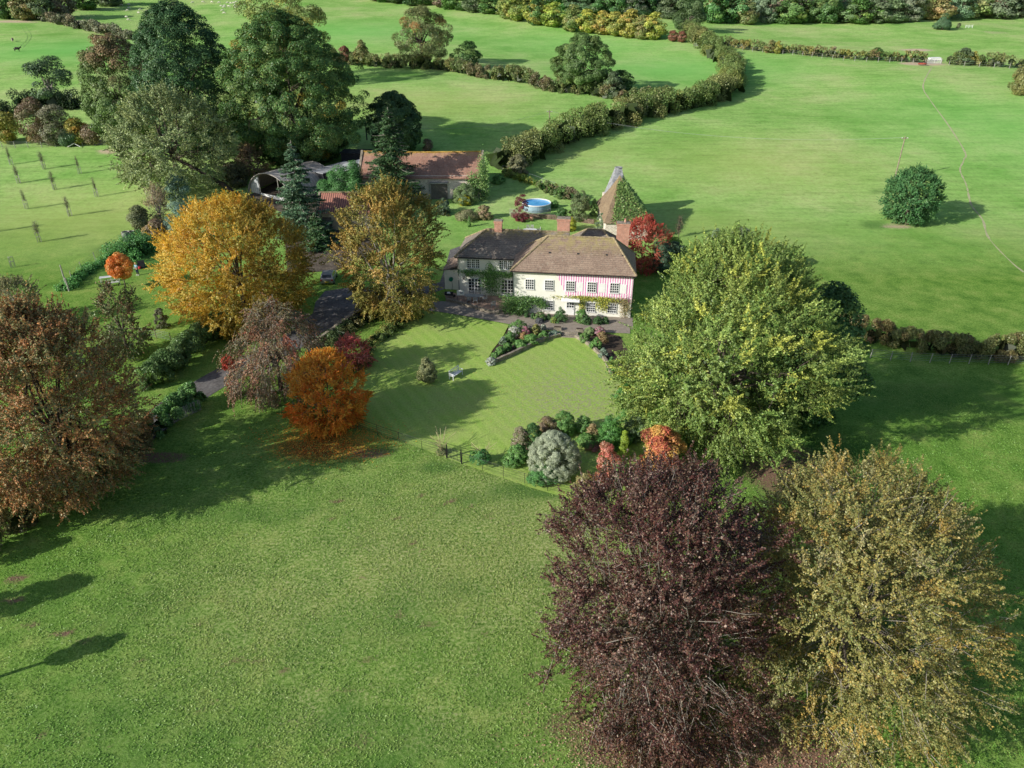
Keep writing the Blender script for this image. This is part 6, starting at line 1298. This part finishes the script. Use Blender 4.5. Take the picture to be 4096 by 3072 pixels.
SH = [((455, 24), 'lone sheep in the shade, leftmost of the flock'), ((487, 24), 'second sheep from the left in the shade'), ((517, 22), 'third sheep from the left in the shade'), ((516, 36), 'large sheep at the shadow edge, upper of the pair'), ((512, 46), 'sheep facing the camera just below the large one'), ((556, 55), 'sheep just above the dark shadow, left of two'), ((561, 43), 'sheep above the shadow edge'), ((588, 49), 'sheep right of the shadow edge'),
      ((507, 72), 'sheep standing in the dark lower shadow'), ((514, 83), 'sheep at the bottom of the dark lower shadow'), ((697, 18), 'sheep above the holm oak, on its own'), ((772, 14), 'white sheep above the holm oak, right of the lone one'), ((812, 12), 'sheep at the left of the flock behind the holm oak'), ((849, 12), 'sheep behind the holm oak, second of the flock'), ((878, 14), 'sheep behind the holm oak, third of the flock'),
      ((885, 28), 'sheep low in the left of the tight group'), ((898, 33), 'sheep lowest on the left of the tight group'), ((900, 27), 'sheep in the heart of the tight group'), ((915, 29), 'sheep right of the heart of the tight group'), ((912, 15), 'sheep top left of the tight group'), ((925, 17), 'sheep top centre of the tight group'), ((936, 16), 'sheep top right of the tight group'), ((947, 12), 'sheep furthest right by the tall oak'), ((943, 25), 'sheep touching the tall oak outline'), ((944, 32), 'sheep below the one touching the oak'), ((892, 46), 'sheep just over the top of the holm oak, upper one'), ((898, 56), 'sheep just over the top of the holm oak, lower one')]
for i, (p, lb) in enumerate(SH):
    c = s1 if i == 0 else copytree(s1); c.location = at(*p); c.rotation_euler = (0, 0, rg.uniform(-.6, .6) + (PI if i % 3 else 0)); c['label'] = lb
s2 = quadruped('cow', 'black cow walking left in the upper left field', 'cow', None, mat('black_hide', (.018, .016, .015), .2, 3, .6), 1.5); s2.location = at(70, 206); s2.rotation_euler = (0, 0, .1)
s3 = quadruped('cow', 'smaller brown and white cow above the black one', 'cow', None, mat('brown_white_hide', (.5, .42, .36), .2, 1.2, .7, col2=(.09, .04, .025)), 1.3, True); s3.location = at(52, 166); s3.rotation_euler = (0, 0, -1.2)

b = at(553, 1100); per = empty('person', b, 'standing person in a pale blue top and dark jeans holding a white controller', 'person', rz=R(-15))
M_skin = mat('skin', (.55, .33, .24), .08, 3, .6); M_jean = mat('dark_jeans', (.02, .035, .075), .2, 5, .9); M_top = mat('pale_blue_top', (.28, .52, .66), .12, 4, .9)
v = [(0, 0, .96, .14), (0, 0, 1.15, .13), (0, 0, 1.36, .15), (0, 0, 1.5, .065), (0, -.02, 1.56, .06), (0, -.02, 1.66, .095), (0, -.015, 1.74, .075)]; e = [(0, 1), (1, 2), (2, 3), (3, 4), (4, 5), (5, 6)]
for s in (-1, 1):
    n0 = len(v); v += [(.09 * s, 0, .86, .095), (.11 * s, -.02, .5, .065), (.13 * s, .02, .09, .042), (.14 * s, -.13, .04, .035)]; e += [(0, n0), (n0, n0 + 1), (n0 + 1, n0 + 2), (n0 + 2, n0 + 3)]
    n0 = len(v); v += [(.19 * s, 0, 1.4, .058), (.25 * s, .0, 1.15, .042), (.12 * s, -.25, 1.15, .032), (.07 * s, -.31, 1.16, .03)]; e += [(2, n0), (n0, n0 + 1), (n0 + 1, n0 + 2), (n0 + 2, n0 + 3)]
    h0 = n0 + 3
    for k in range(5): n1 = len(v); x_ = s * (.03 + .016 * k); v += [(x_, -.345, 1.175 - .006 * k, .0095), (x_ - s * .012, -.385 + .006 * k, 1.165, .008)] if k < 4 else [(s * .035, -.31, 1.19, .01), (s * .02, -.335, 1.2, .009)]; e += [(h0, n1), (n1, n1 + 1)]
v += [(0, -.115, 1.655, .014)]; e += [(5, len(v) - 1)]
for s in (-1, 1): v += [(.095 * s, -.01, 1.655, .014)]; e += [(5, len(v) - 1)]
skin('body', v, e, M_skin, per, 2)
tv = [(0, 0, .98, .165), (0, 0, 1.15, .155), (0, 0, 1.37, .175), (0, 0, 1.45, .09)]; te = [(0, 1), (1, 2), (2, 3)]
for s in (-1, 1): n0 = len(tv); tv += [(.19 * s, 0, 1.41, .078), (.245 * s, 0, 1.2, .065)]; te += [(2, n0), (n0, n0 + 1)]
skin('shirt', tv, te, M_top, per, 1)
tv = [(0, 0, .94, .165)]; te = []
for s in (-1, 1): n0 = len(tv); tv += [(.095 * s, 0, .84, .115), (.112 * s, -.02, .5, .085), (.13 * s, .02, .12, .068)]; te += [(0, n0), (n0, n0 + 1), (n0 + 1, n0 + 2)]
skin('trousers', tv, te, M_jean, per, 1)
skin('hair', [(0, .02, 1.74, .085), (0, .05, 1.66, .075), (0, -.05, 1.77, .05), (0, .07, 1.56, .05)], [(0, 1), (0, 2), (1, 3)], mat('fair_hair', (.55, .38, .18), .2, 6, .8), per, 1)
for s in (-1, 1): MB().box(.14 * s - .05, .14 * s + .05, -.2, .07, .0, .075).obj('shoe', M_white, per)
ct = setp(MB().box(-.11, .11, -.43, -.34, 1.13, 1.165).tube([(-.08, -.4, 1.16), (-.08, -.4, 1.22)], .008, 4).tube([(.08, -.4, 1.16), (.08, -.4, 1.22)], .008, 4).obj('remote_controller', M_white, None, b, R(-15)), 'white remote controller held in both hands by the person', 'controller')
b = at(566, 1070); o = empty('equipment_crate', b, 'open black crate with a red item on the grass behind the person', 'crate', rz=.3)
MB().box(-.5, .5, -.35, .35, 0, .06).box(-.5, -.46, -.35, .35, .06, .55).box(.46, .5, -.35, .35, .06, .55).box(-.46, .46, -.35, -.31, .06, .55).box(-.46, .46, .31, .35, .06, .95).obj('crate_body', M_slate, o)
setp(MB().lathe([(.15, .0), (.2, .1), (.16, .3), (.03, .34)], 0, 0, 10).obj('bag', mat('red_bag', (.6, .04, .05), .1, 3, .6), None, (b[0], b[1] - .55, b[2])), 'small red bag lying in front of the black crate', 'bag')

# ================================================================ SHADOW CASTERS LEFT OF THE FRAME
def caster(px, py, hgt, a, zb, lb, ds):
    s = at(px, py); L = (hgt * .62) / math.tan(EL); x, y = s[0] - L * math.cos(AZ), s[1] - L * math.sin(AZ)
    o = empty('pasture_tree', (x, y, H(x, y)), lb, 'tree'); crown('crown', o, ROUND, a, zb, hgt, 50, a * .3, 6500, .25, OAK, np.random.default_rng(ds), trunk=.14, limbs=6, core=60)
caster(235, 2630, 4.2, .8, 2.4, 'small pasture tree standing left of the picture', 5)
caster(-40, 2430, 7.5, 1.4, 3.6, 'taller pasture tree standing left of the picture', 6)

# ================================================================ GRASS TUFTS AND FALLEN LEAVES
rng = np.random.default_rng(21); n = 520000
x = rng.uniform(-46, 46, n); y = 21 + 44 * rng.uniform(0, 1, n) ** 1.25
keep = np.abs(x) < 9 + y * .78; x, y = x[keep], y[keep]
LP = [at(*p)[:2] for p in LAWN]; keep = ~inpoly(x, y, LP); x, y = x[keep], y[keep]
lane = [at(*p) for p in [(150, 1990), (560, 1735), (700, 1625), (840, 1535), (950, 1475), (1060, 1425), (1170, 1370)]]
dd = np.full(len(x), 9.)
for a_, b_ in zip(lane[:-1], lane[1:]):
    dx, dy = b_[0] - a_[0], b_[1] - a_[1]; t = np.clip(((x - a_[0]) * dx + (y - a_[1]) * dy) / (dx * dx + dy * dy), 0, 1)
    dd = np.minimum(dd, np.hypot(x - a_[0] - t * dx, y - a_[1] - t * dy))
nz = np.sin(x * 1.7 + 2 * np.sin(y * .9)) * np.sin(y * 2.1 + 1.5 * np.sin(x * 1.1)) + .6 * np.sin(x * .31 + y * .23) + rng.normal(size=len(x)) * .8
_bare = sum(np.sin(x * f1 + p1) * np.sin(y * f2 + p1 * 2) for f1, f2, p1 in ((.83, 1.3, .4), (1.9, 2.3, 1.7), (.41, .62, 2.9)))
keep = (dd > 1.95) & (nz > -.4) & (_bare < 1.15); x, y, nz = x[keep], y[keep], nz[keep]; m = len(x)
P = np.stack([x, y, np.full(m, .035)], 1)
dryw = np.clip(.08 + .25 * np.sin(x * .19 + 1.3 * np.sin(y * .13)) * np.sin(y * .27 + x * .07) + .6 * np.exp(-(((x + 5) / 22) ** 2 + ((y - 38) / 14) ** 2)) + .15 * nz, 0, 1)[:, None]
gc = np.array([.175, .37, .055]) * (1 - dryw) + np.array([.38, .45, .13]) * dryw
gc = gc * rng.uniform(.75, 1.15, (m, 1))
V, Fq, cc = leaves(P, unit(np.stack([rng.normal(size=m), rng.normal(size=m) - .4, np.abs(rng.normal(size=m)) + .55], 1)), .11, np.minimum(gc, .7), rng, .4)
o = quads_mesh('pasture_grass', V, Fq, cc, [LEAF], None); setp(o, 'rough tussocky grass of the near pasture', 'grass', None, 'stuff')
def litter_(name, label, px, py, rx, ry, n, pal, sz=.1):
    p = at(px, py); a = rng.uniform(0, 2 * PI, n); r = np.sqrt(rng.uniform(0, 1, n)) * (1 + .25 * rng.normal(size=n)); X, Y = p[0] + np.cos(a) * r * rx, p[1] + np.sin(a) * r * ry
    V, Fq, cc = leaves(np.stack([X, Y, Hn(X, Y) + rng.uniform(.03, .08, n)], 1), unit(np.stack([rng.normal(size=n) * .3, rng.normal(size=n) * .3, np.ones(n)], 1)), sz, pick(pal, n, rng), rng, .7)
    o = quads_mesh(name, V, Fq, cc, [LEAF], None); setp(o, label, 'leaves', None, 'stuff')
litter_('fallen_leaves', 'scatter of fallen orange leaves under the fiery orange beech', 1310, 1760, 5.5, 3.4, 5200, ORNG)
litter_('fallen_leaves', 'thin scatter of yellow leaves across the lawn', 1900, 1550, 12, 9, 1500, [(.4, .28, .08, 1), (.45, .35, .12, 1)], .07)
litter_('fallen_leaves', 'brown leaf litter on bare earth beneath the two near beeches', 2850, 2960, 8, 3.5, 9000, [(.22, .12, .08, 2), (.34, .2, .13, 2), (.4, .3, .2, 1)], .1)

# ================================================================ CAMERA, LIGHT, WORLD
cam = bpy.data.cameras.new('camera'); co = bpy.data.objects.new('camera', cam); C.objects.link(co)
cam.sensor_width = 36; cam.lens = 36 * F / 4096; cam.clip_end = 6000; cam.clip_start = .5
co.location = (0, 0, ZC); co.rotation_euler = (PI / 2 - PT, 0, 0); bpy.context.scene.camera = co
sd = Vector((math.cos(AZ) * math.cos(EL), math.sin(AZ) * math.cos(EL), -math.sin(EL)))
sun = bpy.data.lights.new('sun', 'SUN'); sun.energy = 5.0; sun.angle = R(.53); sun.color = (1, .96, .87)
so = bpy.data.objects.new('sun', sun); C.objects.link(so); so.rotation_euler = sd.to_track_quat('-Z', 'Y').to_euler(); so.location = (-60, -30, 60)
w = bpy.data.worlds.new('World'); bpy.context.scene.world = w; w.use_nodes = True
nt = w.node_tree; bg = nt.nodes['Background']; sk = nt.nodes.new('ShaderNodeTexSky'); sk.sky_type = 'NISHITA'; sk.sun_disc = False
sk.sun_elevation = EL; sk.sun_rotation = math.atan2(-sd.x, -sd.y); sk.air_density = 1.0; sk.dust_density = 1.0
nt.links.new(sk.outputs[0], bg.inputs[0]); bg.inputs[1].default_value = .11
sc = bpy.context.scene; sc.view_settings.view_transform = 'Standard'; sc.view_settings.look = 'None'; sc.view_settings.exposure = 0
sc.render.engine = 'CYCLES'; sc.cycles.max_bounces = 5; sc.cycles.diffuse_bounces = 2; sc.cycles.transmission_bounces = 3; sc.cycles.glossy_bounces = 2
sc.cycles.use_denoising = True; sc.cycles.use_adaptive_sampling = True; sc.cycles.adaptive_threshold = .02
